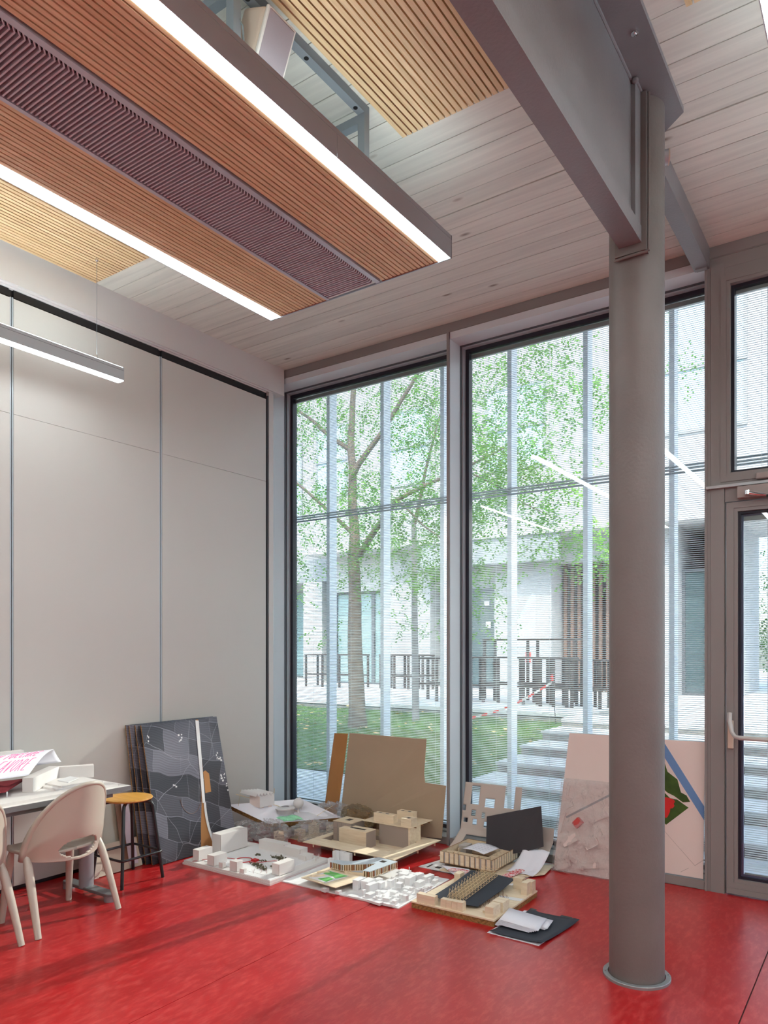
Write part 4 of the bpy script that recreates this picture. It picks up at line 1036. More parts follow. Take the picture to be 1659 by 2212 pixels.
# ---- white foam site model near the partition
ma = empty('site_model', (.845, -1.245, 0), 'white foam site model with dark trees and a red ring, beside the aerial boards', 'scale model')
build('base_board', B(.405, -1.572, 0, 1.285, -.918, .013), 'foamedge', ma)
build('base_board', B(.412, -1.566, .0145, 1.280, -.922, .030), 'foam', ma)
build('base_gap', B(.415, -1.562, .012, 1.276, -.926, .016), mat('grey_glue_line', srgb(120, 108, 108), .8), ma)
build('base_plate', B(.56, -1.50, .030, 1.19, -.98, .036), 'card', ma)
build('base_plate', B(.98, -1.560, .030, 1.275, -1.46, .034), 'card', ma)
for (x0, x1, y0, y1, z) in ((.474, .537, -1.532, -1.40, .112), (.445, .540, -1.32, -1.04, .182), (.655, .725, -1.556, -1.43, .106), (.770, .808, -1.552, -1.52, .070), (.886, .956, -1.556, -1.50, .102), (.985, 1.026, -1.558, -1.53, .064), (1.195, 1.262, -1.455, -1.30, .112), (.67, .935, -1.045, -.975, .108), (.9365, 1.105, -1.058, -.975, .100), (1.107, 1.185, -1.085, -1.0, .070)):
    b_ = build('model_block', B(x0, y0, .034, x1, y1, z), 'foam', ma)
    build('block_joint', B(x1 - .0035, y0 - .0004, .036, x1 - .0005, y0 + .002, z - .002), 'greycard', b_)
ring = [(.80 + .062 * math.cos(R(a)), -1.335 + .062 * math.sin(R(a)), .040) for a in range(0, 361, 12)]
build('red_ring', MB().tube(ring, .003, 6), 'redm', ma)
build('red_ring', MB().tube([(.845, -1.295, .04), (.88, -1.36, .04), (.93, -1.33, .04), (1.0, -1.22, .04), (1.08, -1.22, .04)], .002, 6), 'redm', ma)
build('red_ring', MB().tube([(.74, -1.345, .038), (.60, -1.38, .038), (.52, -1.53, .034), (.50, -1.56, .034)], .002, 6), 'redm', ma)
build('red_block', B(.862, -1.325, .037, .905, -1.285, .052), 'redm', ma)
mb = MB()
for (cx, cy, rx, ry, n_) in ((.79, -1.18, .03, .018, 14), (.99, -1.15, .095, .035, 70), (.965, -1.37, .085, .03, 55), (1.06, -1.41, .06, .02, 30), (1.09, -1.29, .03, .05, 30), (.80, -1.40, .04, .02, 10), (.92, -1.27, .05, .03, 14)):
    for i in range(n_):
        x = cx + random.gauss(0, .45) * rx; y = cy + random.gauss(0, .45) * ry; s = random.uniform(.004, .010); z = .036
        for k_ in range(3):
            a = random.random() * 6.28; dx, dy = math.cos(a) * s, math.sin(a) * s
            mb.quad((x - dx, y - dy, z + random.uniform(0, s)), (x + dy * .6, y - dx * .6, z + s * 1.5), (x + dx, y + dy, z + s * random.uniform(.5, 1.2)), (x - dy * .6, y + dx * .6, z))
build('model_trees', mb, 'tree_d', ma)['kind'] = 'stuff'
mb = MB()
for (cx, cy) in ((1.19, -1.02), (1.22, -.99), (1.25, -1.05), (1.17, -1.07), (1.12, -1.49), (1.16, -1.47), (1.08, -1.52)):
    for k_ in range(7):
        a = random.random() * 6.28; mb.tube([(cx, cy, .035), (cx + .012 * math.cos(a), cy + .012 * math.sin(a), random.uniform(.055, .075))], .0008, 4)
build('wire_trees', mb, 'foamedge', ma)['kind'] = 'stuff'

# ---- tilted model on a honeycomb board in the corner
P1, P2, P3 = Vector((.10, -.83, .27)), Vector((.44, -.70, .13)), Vector((.80, -.17, .13))
nb = (P3 - P2).cross(P1 - P2).normalized(); nb = nb if nb.z > 0 else -nb
bp_ = lambda u, v, w_=0: P2 + (P3 - P2) * u + (P1 - P2) * v + nb * w_
mt = empty('pavilion_model', tuple(P2 - Vector((0, 0, .04))), 'tilted paper pavilion model with a white ball on a honeycomb board in the corner', 'scale model')
build('honeycomb_board', MB().slab([bp_(0, 0), bp_(1, 0), bp_(1, 1), bp_(0, 1)], -nb * .042), 'kraftedge', mt)
build('board_sheet', MB().slab([bp_(-.004, -.006, .001), bp_(1, -.006, .001), bp_(1, 1, .001), bp_(-.004, 1, .001)], nb * .002), 'paper', mt)
z0 = .252; hx = Vector((.10, .16, 0)).normalized(); hy = Vector((-.10, -.02, 0)).normalized()
hc = Vector((.305, -.66, 0))
def hp(a, b, z): return (hc + hx * a + hy * b) + Vector((0, 0, z))
build('paper_house', MB().slab([hp(0, 0, z0 - .012), hp(.125, 0, z0 + .006), hp(.125, .10, z0 + .006), hp(0, .10, z0)], (0, 0, .094)), 'card', mt)
build('paper_wall', MB().slab([hp(-.001, 0, z0 - .014), hp(-.001, .10, z0 - .002), hp(-.001, .10, z0 + .092), hp(-.001, 0, z0 + .082)], hx * -.002), 'pinkboard', mt)
zz = []
for i in range(13):
    zz.append(hp(-.04 + .16 * i / 12, -.006 - .0, z0 + .085 + (.028 if i % 2 else .0)))
rowb = [p + hy * .16 + Vector((0, 0, .02)) for p in zz]
o_ = build('zigzag_roof', MB().grid([zz, rowb]), 'card', mt); q = o_.modifiers.new('t', 'SOLIDIFY'); q.thickness = .0015
for (a, b) in ((.02, .02), (.09, .02), (.02, .08)):
    build('paper_leg', MB().slab([hp(a, b, z0 - .05), hp(a + .03, b, z0 - .05), hp(a + .03, b, z0), hp(a, b, z0)], hy * .003), 'pinkboard', mt)
# ring pavilion
rc = Vector((.46, -.51, .20))
for k_ in range(15):
    a = 2 * math.pi * k_ / 15
    build('ring_post', MB().tube([rc + Vector((.062 * math.cos(a), .075 * math.sin(a), -.015)), rc + Vector((.066 * math.cos(a), .08 * math.sin(a), .032))], .0011, 5), 'stick', mt)
pts = [[rc + Vector((r_ * math.cos(R(a)), r_ * 1.15 * math.sin(R(a)), z_)) for a in range(0, 361, 15)] for r_, z_ in ((.032, .044), (.078, .034), (.080, .026))]
o_ = build('ring_roof', MB().grid(pts), 'card', mt, smooth=True); q = o_.modifiers.new('t', 'SOLIDIFY'); q.thickness = .001
build('ring_veil', MB().grid([[rc + Vector((r_ * math.cos(R(a)), r_ * 1.15 * math.sin(R(a)), z_)) for a in range(0, 361, 15)] for r_, z_ in ((.070, -.012), (.073, .03))]), film('tracing_paper', (.9, .9, .92), .3, .05, .35), mt, smooth=True)
build('ball', MB().lathe([(.0455 * math.sin(R(a)), .268 - .0455 * math.cos(R(a))) for a in range(0, 181, 12)], .536, -.432, 24), 'card', mt, smooth=True)
build('ball_stem', MB().tube([(.536, -.432, .17), (.536, -.432, .23)], [.016, .006], 10), 'card', mt)
for (a, b, r_) in (((.55, -.42, .19), (.10, -.74, .345), .0026), ((.56, -.42, .215), (.54, -.42, .325), .0012), ((.65, -.34, .15), (.72, -.20, .225), .0018), ((.17, -.78, .26), (.185, -.77, .40), .0012), ((.33, -.52, .30), (.335, -.515, .385), .003)):
    build('stick', MB().tube([a, b], r_, 6), 'stick', mt)
gpts = [[bp_(.22 + .26 * i / 8, .02 + .22 * j / 5, .006 + .006 * math.sin(i * 1.4 + j) + .01 * (i / 8)) for j in range(6)] for i in range(9)]
o_ = build('mint_sheet', MB().grid(gpts), 'mint', mt); q = o_.modifiers.new('t', 'SOLIDIFY'); q.thickness = .001
gpts = [[bp_(.5 + .45 * i / 8, .0 + .35 * j / 5, .006 + .012 * math.sin(i * .8) * (j / 5)) for j in range(6)] for i in range(9)]
o_ = build('tracing_sheet', MB().grid(gpts), D.materials['tracing_paper'], mt, smooth=True)
bs_ = build('support_block', B(.30, -.52, 0, .50, -.36, .155), 'kraftedge', mt)
# film bags around it
bg1 = tag(build('plastic_bag', blob((.46, -.70, .055), (.15, .10, .085), 3.1, .42, 5, .002, 2.6), 'film'), 'crumpled clear plastic bag on the floor behind the white site model', 'plastic bag')
bg2 = tag(build('plastic_bag', blob((.28, -.80, .06), (.10, .09, .075), 8.4, .4, 5, .002, 2.6), mat('dusty_film', srgb(176, 158, 148), .35, 0, .6) if False else 'film'), 'crumpled clear plastic bag squeezed between the aerial boards and the corner model', 'plastic bag')
wb = empty('wrapped_blocks', (.66, -.40, 0), 'small plywood blocks wrapped in clear film beside the corner model', 'scale model')
for (x0, x1, y0, y1, z) in ((.60, .66, -.375, -.30, .125), (.595, .665, -.55, -.49, .075), (.76, .84, -.33, -.24, .085), (.53, .60, -.73, -.68, .085)):
    build('ply_block', B(x0, y0, .006, x1, y1, z), 'ply', wb)
build('ply_base', B(.56, -.58, 0, .88, -.22, .006), 'ply', wb)
build('film_wrap', blob((.70, -.42, .05), (.17, .18, .07), 5.5, .35, 5, .003, 3.0), 'film', wb)
tag(build('plastic_bag', blob((.66, -.10, .10), (.20, .09, .10), 12.0, .45, 5, .062, 2.6), 'film'), 'loose clear film heaped on the window sill behind the corner model', 'plastic bag')

# ---- boards against the left window
tag(bevel(build('kraft_strip', MB().slab([(.497, -.055, .062), (.528, -.062, .062), (.535, -.06, .10), (.69, -.06, .095), (.684, -.03, .40), (.722, .02, .83), (.569, .02, .825)][:3] + [(.655, -.075, .064), (.69, -.06, .25), (.722, .02, .83), (.569, .02, .825)], (0, .006, .001)), 'kraft'), .0005, 1), 'narrow brown cardboard strip leaning on the left window', 'board')
tag(build('greyboard_sheet', MB().slab([(.715, -.10, .004), (1.735, -.06, .063), (1.753, -.02, .482), (1.551, -.015, .487), (1.538, -.01, .56), (1.555, .0, .843), (.757, .0, .842)], (0, .004, .0005)), 'tan'), 'large tan greyboard sheet with a notched corner leaning on the left window', 'board')
gw = empty('wrapped_block', (.93, -.10, 0), 'block wrapped in crumpled brown film in front of the tan sheet', 'scale model')
build('inner_block', B(.85, -.16, .08, 1.08, -.10, .205), mat('brown_block', srgb(150, 118, 78), .6), gw)
build('inner_block', B(.82, -.17, .0, 1.10, -.08, .08), 'greycard2', gw)
build('film_wrap', blob((.95, -.125, .135), (.155, .05, .10), 21.0, .28, 5, .003, 2.4), 'filmtan', gw)
# ---- large plywood campus model
mf = empty('courtyard_model', (1.36, -.5, 0), 'large plywood courtyard model with grey blocks below the tan sheet', 'scale model')
fz = .078
for (x0, x1, y0, y1) in ((.93, 1.795, -.83, -.668), (.93, .985, -.668, -.33), (1.672, 1.795, -.668, -.33), (.93, 1.795, -.33, -.175)):
    build('deck_plate', B(x0, y0, fz, x1, y1, fz + .005), 'ply', mf)
build('court_floor', B(.985, -.668, .040, 1.672, -.33, .044), 'ply', mf)
for (x0, y0, x1, y1) in ((.985, -.668, .989, -.33), (.985, -.334, 1.672, -.33), (1.668, -.668, 1.672, -.33), (.985, -.668, 1.672, -.664)):
    build('court_wall', B(x0, y0, .044, x1, y1, fz), 'greycard', mf)
for (x, y) in ((1.02, -.815), (1.22, -.815), (1.42, -.815), (1.60, -.815), (1.775, -.80), (1.775, -.50), (1.775, -.25)):
    build('deck_tab', B(x, y, fz - .026, x + .012, y + .004, fz), 'ply', mf)
build('court_tray', B(.983, -.670, 0, 1.674, -.328, .040), 'greycard', mf)
def cut_block(x0, x1, y0, y1, z0, z1, ms, mt_, slot, root, side=None):
    b_ = build('model_block', B(x0, y0, z0, x1, y1, z1), ms, root)
    if side: build('block_face', B(x1, y0, z0, x1 + .002, y1, z1), side, root)
    build('block_roof', B(x0 - .001, y0 - .001, z1, x1 + .003, y1 + .001, z1 + .004), mt_, b_)
    for (a, b, c, d) in slot: build('roof_slot', B(a, b, z1 + .004, c, d, z1 + .0046), 'black', b_)
    return b_
cut_block(1.12, 1.385, -.612, -.485, .044, .172, 'ply', 'ply', [(1.19, -.565, 1.335, -.535)], mf, 'greycard')
cut_block(1.00, 1.185, -.535, -.36, .044, .198, 'greycard2', 'ply', [(1.07, -.47, 1.115, -.41)], mf)
for i in range(4):
    for j in range(3):
        build('panel_tile', B(1.004 + i * .043, -.5375, .05 + j * .049, 1.042 + i * .043, -.535, .094 + j * .049), 'greycard', mf)
build('model_block', B(1.365, -.408, .044, 1.640, -.25, .203), 'greycard', mf)
build('block_face', B(1.640, -.408, .044, 1.655, -.25, .203), 'ply', mf)
build('upper_deck', B(1.205, -.415, .203, 1.665, -.085, .208), 'ply', mf)
for y in (-.35, -.25, -.14): build('deck_beam', B(1.21, y, .194, 1.675, y + .006, .203), 'plyedge', mf)
cut_block(1.285, 1.475, -.372, -.312, .208, .268, 'ply', 'ply', [(1.315, -.352, 1.345, -.334), (1.385, -.352, 1.415, -.334)], mf)
cut_block(1.40, 1.55, -.205, -.140, .208, .268, 'ply', 'ply', [(1.425, -.185, 1.45, -.165), (1.49, -.185, 1.515, -.165)], mf)
cut_block(1.555, 1.650, -.385, -.300, .208, .262, 'ply', 'ply', [(1.59, -.36, 1.615, -.325)], mf)
for (x, y) in ((1.45, -.60), (1.52, -.61), (1.46, -.56)): build('floor_tile', B(x, y, .044, x + .09, y + .04, .048), 'ply', mf)
# ---- white town model with the long-winged school on a ply plate
mg = empty('town_model', (1.75, -1.12, 0), 'white card town model with a grey-roofed winged building and green lawn', 'scale model')
build('base_sheet', MB().prism([(1.293, -1.46), (2.235, -1.44), (2.212, -.775), (1.288, -.81)], 0, .007), 'card', mg)
build('terrain', MB().prism([(1.85, -1.45), (2.22, -1.43), (2.20, -.95), (1.95, -.90), (1.80, -1.2)], .007, .011), 'card', mg)
town = [(1.80, 1.845, -1.335, -1.24, .075), (1.848, 1.905, -1.31, -1.22, .07), (1.905, 1.942, -1.33, -1.245, .06), (1.92, 1.962, -1.24, -1.19, .055), (1.97, 2.0, -1.18, -1.14, .06), (1.655, 1.69, -1.478, -1.44, .03), (1.755, 1.785, -1.462, -1.43, .028),
        (2.055, 2.095, -1.10, -1.02, .075), (2.06, 2.10, -1.0, -.93, .07), (2.10, 2.14, -.95, -.86, .05), (2.02, 2.06, -.98, -.90, .055), (1.98, 2.03, -1.06, -1.0, .05), (1.93, 1.99, -.98, -.92, .05), (1.87, 1.95, -.90, -.85, .04), (2.11, 2.15, -1.06, -.99, .045),
        (2.02, 2.12, -1.472, -1.435, .022), (2.125, 2.20, -1.455, -1.42, .02), (2.03, 2.07, -1.43, -1.38, .03), (2.09, 2.14, -1.41, -1.37, .035), (2.15, 2.19, -1.40, -1.35, .028), (2.05, 2.10, -1.355, -1.32, .026), (2.12, 2.17, -1.32, -1.28, .03), (2.06, 2.10, -1.28, -1.24, .03), (2.12, 2.18, -1.24, -1.20, .03), (2.09, 2.14, -1.18, -1.13, .035), (2.01, 2.05, -1.14, -1.10, .04),
        (1.292, 1.325, -.91, -.87, .085), (1.31, 1.36, -.862, -.825, .075), (1.362, 1.412, -.860, -.822, .07), (1.294, 1.33, -.97, -.935, .045), (1.95, 1.995, -1.40, -1.34, .03), (1.98, 2.02, -1.29, -1.25, .02), (1.86, 1.90, -1.18, -1.13, .05), (2.16, 2.19, -.93, -.88, .03), (1.46, 1.53, -.90, -.86, .03), (1.56, 1.62, -.86, -.82, .02)]
rs_ = random.Random(5)
for k_ in range(46):
    x = rs_.uniform(1.86, 2.20); y = rs_.uniform(-1.44, -.86)
    if (x - 2.0) ** 2 + (y + 1.24) ** 2 < .0045 or x < 1.86 + max(0, -1.3 - y) * .6: continue
    a_, b_ = rs_.uniform(.014, .035), rs_.uniform(.014, .03); town.append((x, min(x + a_, 2.215), y, min(y + b_, -.80), rs_.uniform(.016, .045)))
for (x0, x1, y0, y1, z) in town:
    build('town_block', B(x0, y0, .007, x1, y1, z, rot=R(random.uniform(-9, 9))), 'card', mg)
build('flag_pole', MB().tube([(1.955, -.885, .01), (1.955, -.885, .075)], .003, 6), 'card', mg)
build('ply_plate', MB().prism([(1.442, -1.436), (1.763, -1.468), (1.829, -1.119), (1.448, -1.15)], .047, .051), 'ply', mg)
build('plate_support', B(1.56, -1.36, .007, 1.70, -1.22, .047), 'greycard', mg)
build('lawn_plate', MB().prism([(1.49, -1.413), (1.655, -1.434), (1.695, -1.236), (1.507, -1.212)], .0515, .0545), 'card', mg)
build('green_lawn', MB().prism([(1.53, -1.30), (1.69, -1.245), (1.655, -1.33), (1.60, -1.30)], .0546, .056), 'greenp', mg)
build('green_lawn', MB().prism([(1.512, -1.225), (1.685, -1.24), (1.52, -1.295)], .0546, .056), 'greenp', mg)
build('green_lawn', MB().prism([(1.56, -1.40), (1.60, -1.33), (1.65, -1.345), (1.648, -1.42)], .0546, .056), 'greenp', mg)
build('ply_wall', MB().slab([(1.50, -1.40, .052), (1.56, -1.33, .052), (1.56, -1.33, .068), (1.50, -1.40, .068)], (.004, 0, 0)), 'ply', mg)
build('ply_wall', MB().slab([(1.47, -1.30, .052), (1.54, -1.255, .052), (1.54, -1.255, .064), (1.47, -1.30, .064)], (.004, 0, 0)), 'ply', mg)
build('ply_wall', MB().slab([(1.63, -1.20, .052), (1.76, -1.16, .052), (1.76, -1.16, .068), (1.63, -1.20, .068)], (.004, 0, 0)), 'ply', mg)
roof = [(1.483, -1.177), (1.60, -1.184), (1.772, -1.03), (1.792, -1.21), (1.846, -1.203), (1.872, -.908), (1.704, -.897), (1.60, -1.09), (1.50, -1.118)]
build('wing_roof', MB().prism(roof, .099, .103), 'greyfoil', mg)
build('roof_light', B(1.77, -.985, .1031, 1.81, -.945, .1045), 'black', mg)
cxr = sum(p[0] for p in roof) / 9; cyr = sum(p[1] for p in roof) / 9
inner = [(cxr + (x - cxr) * .9, cyr + (y - cyr) * .95) for x, y in roof]
build('wing_floor', MB().prism(roof, .056, .060), 'ply', mg)
build('wing_wall', MB().prism([(x * 1 + (1.71 - x) * .06, y + (-1.05 - y) * .06) for x, y in roof], .060, .099), mat('dim_facade', srgb(150, 118, 80), .7), mg)
cols = ['ply', 'stick', 'redm', 'ply', 'foam']
cols[2] = mat('rust_panel', srgb(170, 96, 66), .7)
for (a, b) in zip(roof, roof[1:] + roof[:1]):
    a, b = Vector(a), Vector(b); n_ = max(2, int((b - a).length / .016)); d = (b - a) / n_
    for i in range(n_):
        p = a + d * (i + .15); q_ = a + d * (i + .55); nn = Vector((d.y, -d.x)).normalized() * .002
        build('facade_panel', MB().slab([(p.x, p.y, .06), (q_.x, q_.y, .06), (q_.x, q_.y, .099), (p.x, p.y, .099)], (nn.x, nn.y, 0)), cols[(i * 7 + n_) % 5], mg)
# ---- laser-cut curved sheet on the right window
hs = empty('lasercut_sheet', (2.28, -.15, 0), 'curved grey card sheet with cut window openings leaning on the right window', 'card sheet')
XA, XB, NU, NV = 1.925, 2.69, 85, 60
def hcurve(t):   # along the sheet from the floor to the top: (y, z)
    if t < .45: a = t / .45; return -.33 + .24 * a, .006 + .17 * a ** 1.7
    a = (t - .45) / .55; return -.09 + .085 * a, .176 + .355 * a
hp_ = []
for i in range(NU + 1):
    row = []
    for j in range(NV + 1):
        y, z = hcurve(j / NV); x = XA + (XB - XA) * i / NU - (.12 if i / NU < .5 else .08) * max(0, (.45 - j / NV)) * 1.2
        row.append((x, y, z * (1 + .02 * i / NU)))
    hp_.append(row)
holes = [(1.985, 2.06, .375, .515), (2.115, 2.195, .36, .43), (2.275, 2.358, .37, .60), (2.365, 2.37, .3, .3), (1.925, 1.955, .315, .36), (2.007, 2.042, .285, .325), (2.092, 2.125, .275, .322), (2.185, 2.218, .255, .29), (2.307, 2.37, .265, .32), (1.944, 1.975, .225, .262), (2.025, 2.058, .215, .258), (2.12, 2.15, .21, .25),
         (1.995, 2.60, -.1, .150), (2.415, 2.80, .355, .60), (2.44, 2.475, .33, .36), (2.465, 2.80, .30, .36), (2.545, 2.80, .28, .34)]
def hmask(i, j):
    x = XA + (XB - XA) * (i + .5) / NU; z = (hp_[i][j][2] + hp_[i][j + 1][2]) / 2
    for (a, b, c, d) in holes:
        if a < x < b and c < z < d: return False
    return True
o_ = build('sheet', MB().grid(hp_, hmask), mat('lasercut_greyboard', srgb(194, 180, 170), .7), hs, smooth='all'); q = o_.modifiers.new('t', 'SOLIDIFY'); q.thickness = .0025
tag(build('black_card', MB().slab([(2.195, -.185, .10), (2.30, -.20, .085), (2.42, -.205, .082), (2.55, -.20, .125), (2.652, -.18, .165), (2.60, -.10, .436), (2.158, -.10, .302)], (0, .003, .001)), 'ink2'), 'tilted black card sheet in front of the laser-cut sheet', 'card sheet')
# ---- roofless plywood house on loose sheets
sh1 = tag(build('card_sheet', MB().prism([(1.875, -.635), (2.62, -.665), (2.66, -.02), (2.0, -.03)], 0, .004), 'card'), 'white card sheet with dark cut edges lying under the roofless plywood house', 'card sheet')
for (x0, y0, x1, y1) in ((1.93, -.62, 1.945, -.54), (1.99, -.60, 2.03, -.56), (2.0, -.66, 2.2, -.65)):
    build('dark_slot', B(x0, y0, .004, x1, y1, .0048), 'black', sh1)
tag(build('ply_sheet', MB().prism([(2.05, -.64), (2.60, -.62), (2.66, -.20), (2.10, -.10)], .005, .010, ), 'ply'), 'thin plywood sheet between the white card and the roofless house', 'board')
tag(build('ply_sheet', MB().prism([(2.50, -.62), (2.72, -.33), (2.69, -.05), (2.46, -.30)], .0105, .015), 'ply'), 'thin plywood sheet sticking out right of the roofless house', 'board')
tag(build('paper_sheet', MB().slab([(2.05, -.60, .030), (2.20, -.68, .006), (2.32, -.665, .008), (2.25, -.56, .028)], (0, 0, .0012)), 'paper'), 'loose white paper sticking out in front of the roofless house', 'paper')
# red patterned frame strip
rp = D.materials.new('red_pattern'); rp.use_nodes = True; n_ = rp.node_tree.nodes; l_ = rp.node_tree.links
g_n = n_.new('ShaderNodeNewGeometry'); v_n = n_.new('ShaderNodeTexNoise'); v_n.inputs['Scale'].default_value = 95; l_.new(g_n.outputs['Position'], v_n.inputs['Vector'])
r_n = n_.new('ShaderNodeValToRGB'); r_n.color_ramp.interpolation = 'CONSTANT'; r_n.color_ramp.elements[0].color = srgb(224, 80, 84); r_n.color_ramp.elements[1].position = .5; r_n.color_ramp.elements[1].color = srgb(244, 226, 226)
l_.new(v_n.outputs['Fac'], r_n.inputs[0]); l_.new(r_n.outputs[0], n_['Principled BSDF'].inputs['Base Color'])
tag(build('patterned_strip', MB().prism([(2.13, -.655), (2.56, -.635), (2.60, -.24), (2.535, -.24), (2.50, -.575), (2.14, -.585)], .024, .027), rp), 'L-shaped strip printed with a red pattern around the roofless house', 'card')
ws = [[(2.47 + .20 * i / 10 + .03 * j / 12, -.42 + .24 * j / 12 + .04 * math.sin(i * .4) * 0, .018 + .12 * (j / 12) ** 2 + .004 * math.sin(i * 1.1)) for j in range(13)] for i in range(11)]
o_ = build('paper_sheet', MB().grid(ws), 'paper', smooth='all'); tag(o_, 'large white paper curling up from the floor below the black card', 'paper'); q = o_.modifiers.new('t', 'SOLIDIFY'); q.thickness = .001
mi = empty('house_model', (2.21, -.32, .030), 'roofless plywood house model with tall slot windows on a pile of sheets', 'scale model')
hx0, hx1, hy0, hy1, hz0, hz1 = 2.0, 2.42, -.535, -.115, .030, .112
build('floor_plate', B(hx0 - .004, hy0 - .004, hz0, hx1 + .004, hy1 + .004, hz0 + .005), 'plyedge', mi)
build('underlay', B(hx0 + .03, hy0 + .04, .0152, hx1 - .03, hy1 - .03, hz0), 'greycard', mi)
def strips(axis, fix, a, b, n_):
    p = (b - a) / n_
    for i in range(n_):
        s0 = a + i * p; s1 = s0 + p * (.66 if i not in (3, 7) else .52)
        bx_ = B(s0, fix - .004, hz0 + .005, s1, fix, hz1) if axis == 'x' else B(fix, s0, hz0 + .005, fix + .004, s1, hz1)
        build('wall_strip', bx_, 'ply', mi)
        e_ = B(s1, fix - .001, hz0 + .005, s1 + .003, fix + .001, hz1 - .002) if axis == 'x' else B(fix - .001, s1, hz0 + .005, fix + .001, s1 + .003, hz1 - .002)
        build('slot_edge', e_, 'plyedge', mi)
strips('x', hy0, hx0, hx1, 10); strips('y', hx1, hy0, hy1, 11)
wt = film('slot_acetate', (.8, .78, .76), .2, .06, .45, hazecol=(.75, .72, .70))
build('slot_glazing', B(hx0 + .006, hy0 + .002, hz0 + .005, hx1 - .006, hy0 + .004, hz1 - .006), wt, mi)
build('slot_glazing', B(hx1 - .004, hy0 + .006, hz0 + .005, hx1 - .002, hy1 - .006, hz1 - .006), wt, mi)
for (x0, y0, x1, y1) in ((hx0, hy0, hx0 + .004, hy1), (hx0, hy1 - .004, hx1, hy1)):
    build('outer_wall', B(x0, y0, hz0 + .005, x1, y1, hz1), 'ply', mi)
for (x0, y0, x1, y1) in ((hx0, hy0 - .004, hx1 + .004, hy0 + .001), (hx1 - .001, hy0, hx1 + .004, hy1), (hx0, hy0, hx0 + .005, hy1), (hx0, hy1 - .005, hx1, hy1)):
    build('wall_cap', B(x0, y0, hz1, x1, y1, hz1 + .0016), 'plyedge', mi)
for (x0, y0, x1, y1) in ((2.0, -.44, 2.34, -.436), (2.06, -.535, 2.064, -.44), (2.10, -.535, 2.104, -.44), (2.12, -.535, 2.124, -.48), (2.27, -.535, 2.274, -.44), (2.34, -.535, 2.344, -.115), (2.06, -.20, 2.344, -.196), (2.12, -.196, 2.124, -.115), (2.19, -.196, 2.194, -.115), (2.26, -.196, 2.264, -.115), (2.05, -.36, 2.054, -.20), (2.344, -.30, 2.42, -.296), (2.344, -.40, 2.42, -.396), (2.344, -.21, 2.42, -.206)):
    build('inner_wall', B(x0, y0, hz0 + .005, x1, y1, hz1 - .012), 'ply', mi)
build('translucent_box', B(2.04, -.33, hz0 + .005, 2.10, -.23, hz1 + .004), wt, mi)
nt_ = [[(2.11 + .20 * i / 8 + .03 * j / 6, -.40 + .19 * j / 6 - .05 * i / 8, hz1 + .004 + .010 * math.sin(math.pi * i / 8) + .006 * j / 6) for j in range(7)] for i in range(9)]
o_ = build('paper_note', MB().grid(nt_), 'paper', smooth='all'); tag(o_, 'wavy white note paper lying on the walls of the roofless house', 'paper'); q = o_.modifiers.new('t', 'SOLIDIFY'); q.thickness = .001
ln = MB()
for k_ in range(5):
    for i in range(1, 6): ln.tube([(2.13 + .03 * i + .005 * k_, -.385 + .032 * k_ - .0063 * i, hz1 + .0175 + .0012 * k_), (2.15 + .03 * i + .005 * k_, -.385 + .032 * k_ - .0063 * (i + .6), hz1 + .0175 + .0012 * k_)], .0006, 4)
build('scribble', ln, mat('pencil', srgb(170, 170, 185), .8), o_)
# ---- space-frame roof model on a corrugated base
mj = empty('roof_model', (2.55, -1.05, 0), 'plywood model with a stick space-frame on a black folded roof', 'scale model')
build('corrugated_base', B(2.285, -1.372, 0, 2.842, -.752, .032), 'kraftedge', mj)
build('base_top', B(2.283, -1.376, .032, 2.846, -.750, .041), 'ply', mj)
for (x0, x1, y0, y1, z) in ((2.320, 2.447, -1.370, -1.33, .094), (2.487, 2.524, -1.366, -1.33, .092), (2.525, 2.560, -1.364, -1.326, .091), (2.561, 2.596, -1.362, -1.322, .091), (2.597, 2.634, -1.360, -1.318, .092), (2.775, 2.828, -1.350, -1.255, .100), (2.765, 2.836, -1.235, -1.15, .098), (2.790, 2.832, -.882, -.83, .118), (2.79, 2.842, -.828, -.77, .114), (2.700, 2.765, -.80, -.755, .112), (2.320, 2.365, -.90, -.84, .10)):
    build('model_block', B(x0, y0, .041, x1, y1, z), 'ply', mj)
build('low_block', B(2.735, -1.30, .041, 2.775, -1.262, .052), 'ply', mj)
rf = [[(2.395, -1.285, .070), (2.40, -1.05, .085), (2.405, -.82, .112)], [(2.475, -1.312, .062), (2.47, -1.05, .078), (2.465, -.79, .100)], [(2.60, -1.300, .062), (2.60, -1.04, .078), (2.60, -.775, .098)], [(2.69, -1.275, .056), (2.70, -1.0, .072), (2.70, -.775, .092)]]
o_ = build('black_roof', MB().grid(rf), 'ink', mj); q = o_.modifiers.new('t', 'SOLIDIFY'); q.thickness = .003
build('roof_prop', B(2.52, -1.1, .041, 2.56, -.95, .072), 'greycard2', mj)
mb = MB(); NX_, NY_ = 4, 13
def tn(i, j, top):
    t = j / NY_; x = 2.487 + .105 * i / NX_ + (.105 / NX_ / 2 if top else 0); y = -1.305 + .50 * t + (.5 / NY_ / 2 if top else 0)
    return Vector((x, y, .068 + .036 * t + (.036 if top else 0)))
for i in range(NX_ + 1):
    for j in range(NY_ + 1):
        for top in (0, 1):
            if i < NX_: mb.tube([tn(i, j, top), tn(i + 1, j, top)], .0014, 4, False)
            if j < NY_: mb.tube([tn(i, j, top), tn(i, j + 1, top)], .0014, 4, False)
        if i < NX_ and j < NY_:
            for (a, b) in ((0, 0), (1, 0), (0, 1), (1, 1)): mb.tube([tn(i + a, j + b, 0), tn(i, j, 1)], .0012, 4, False)
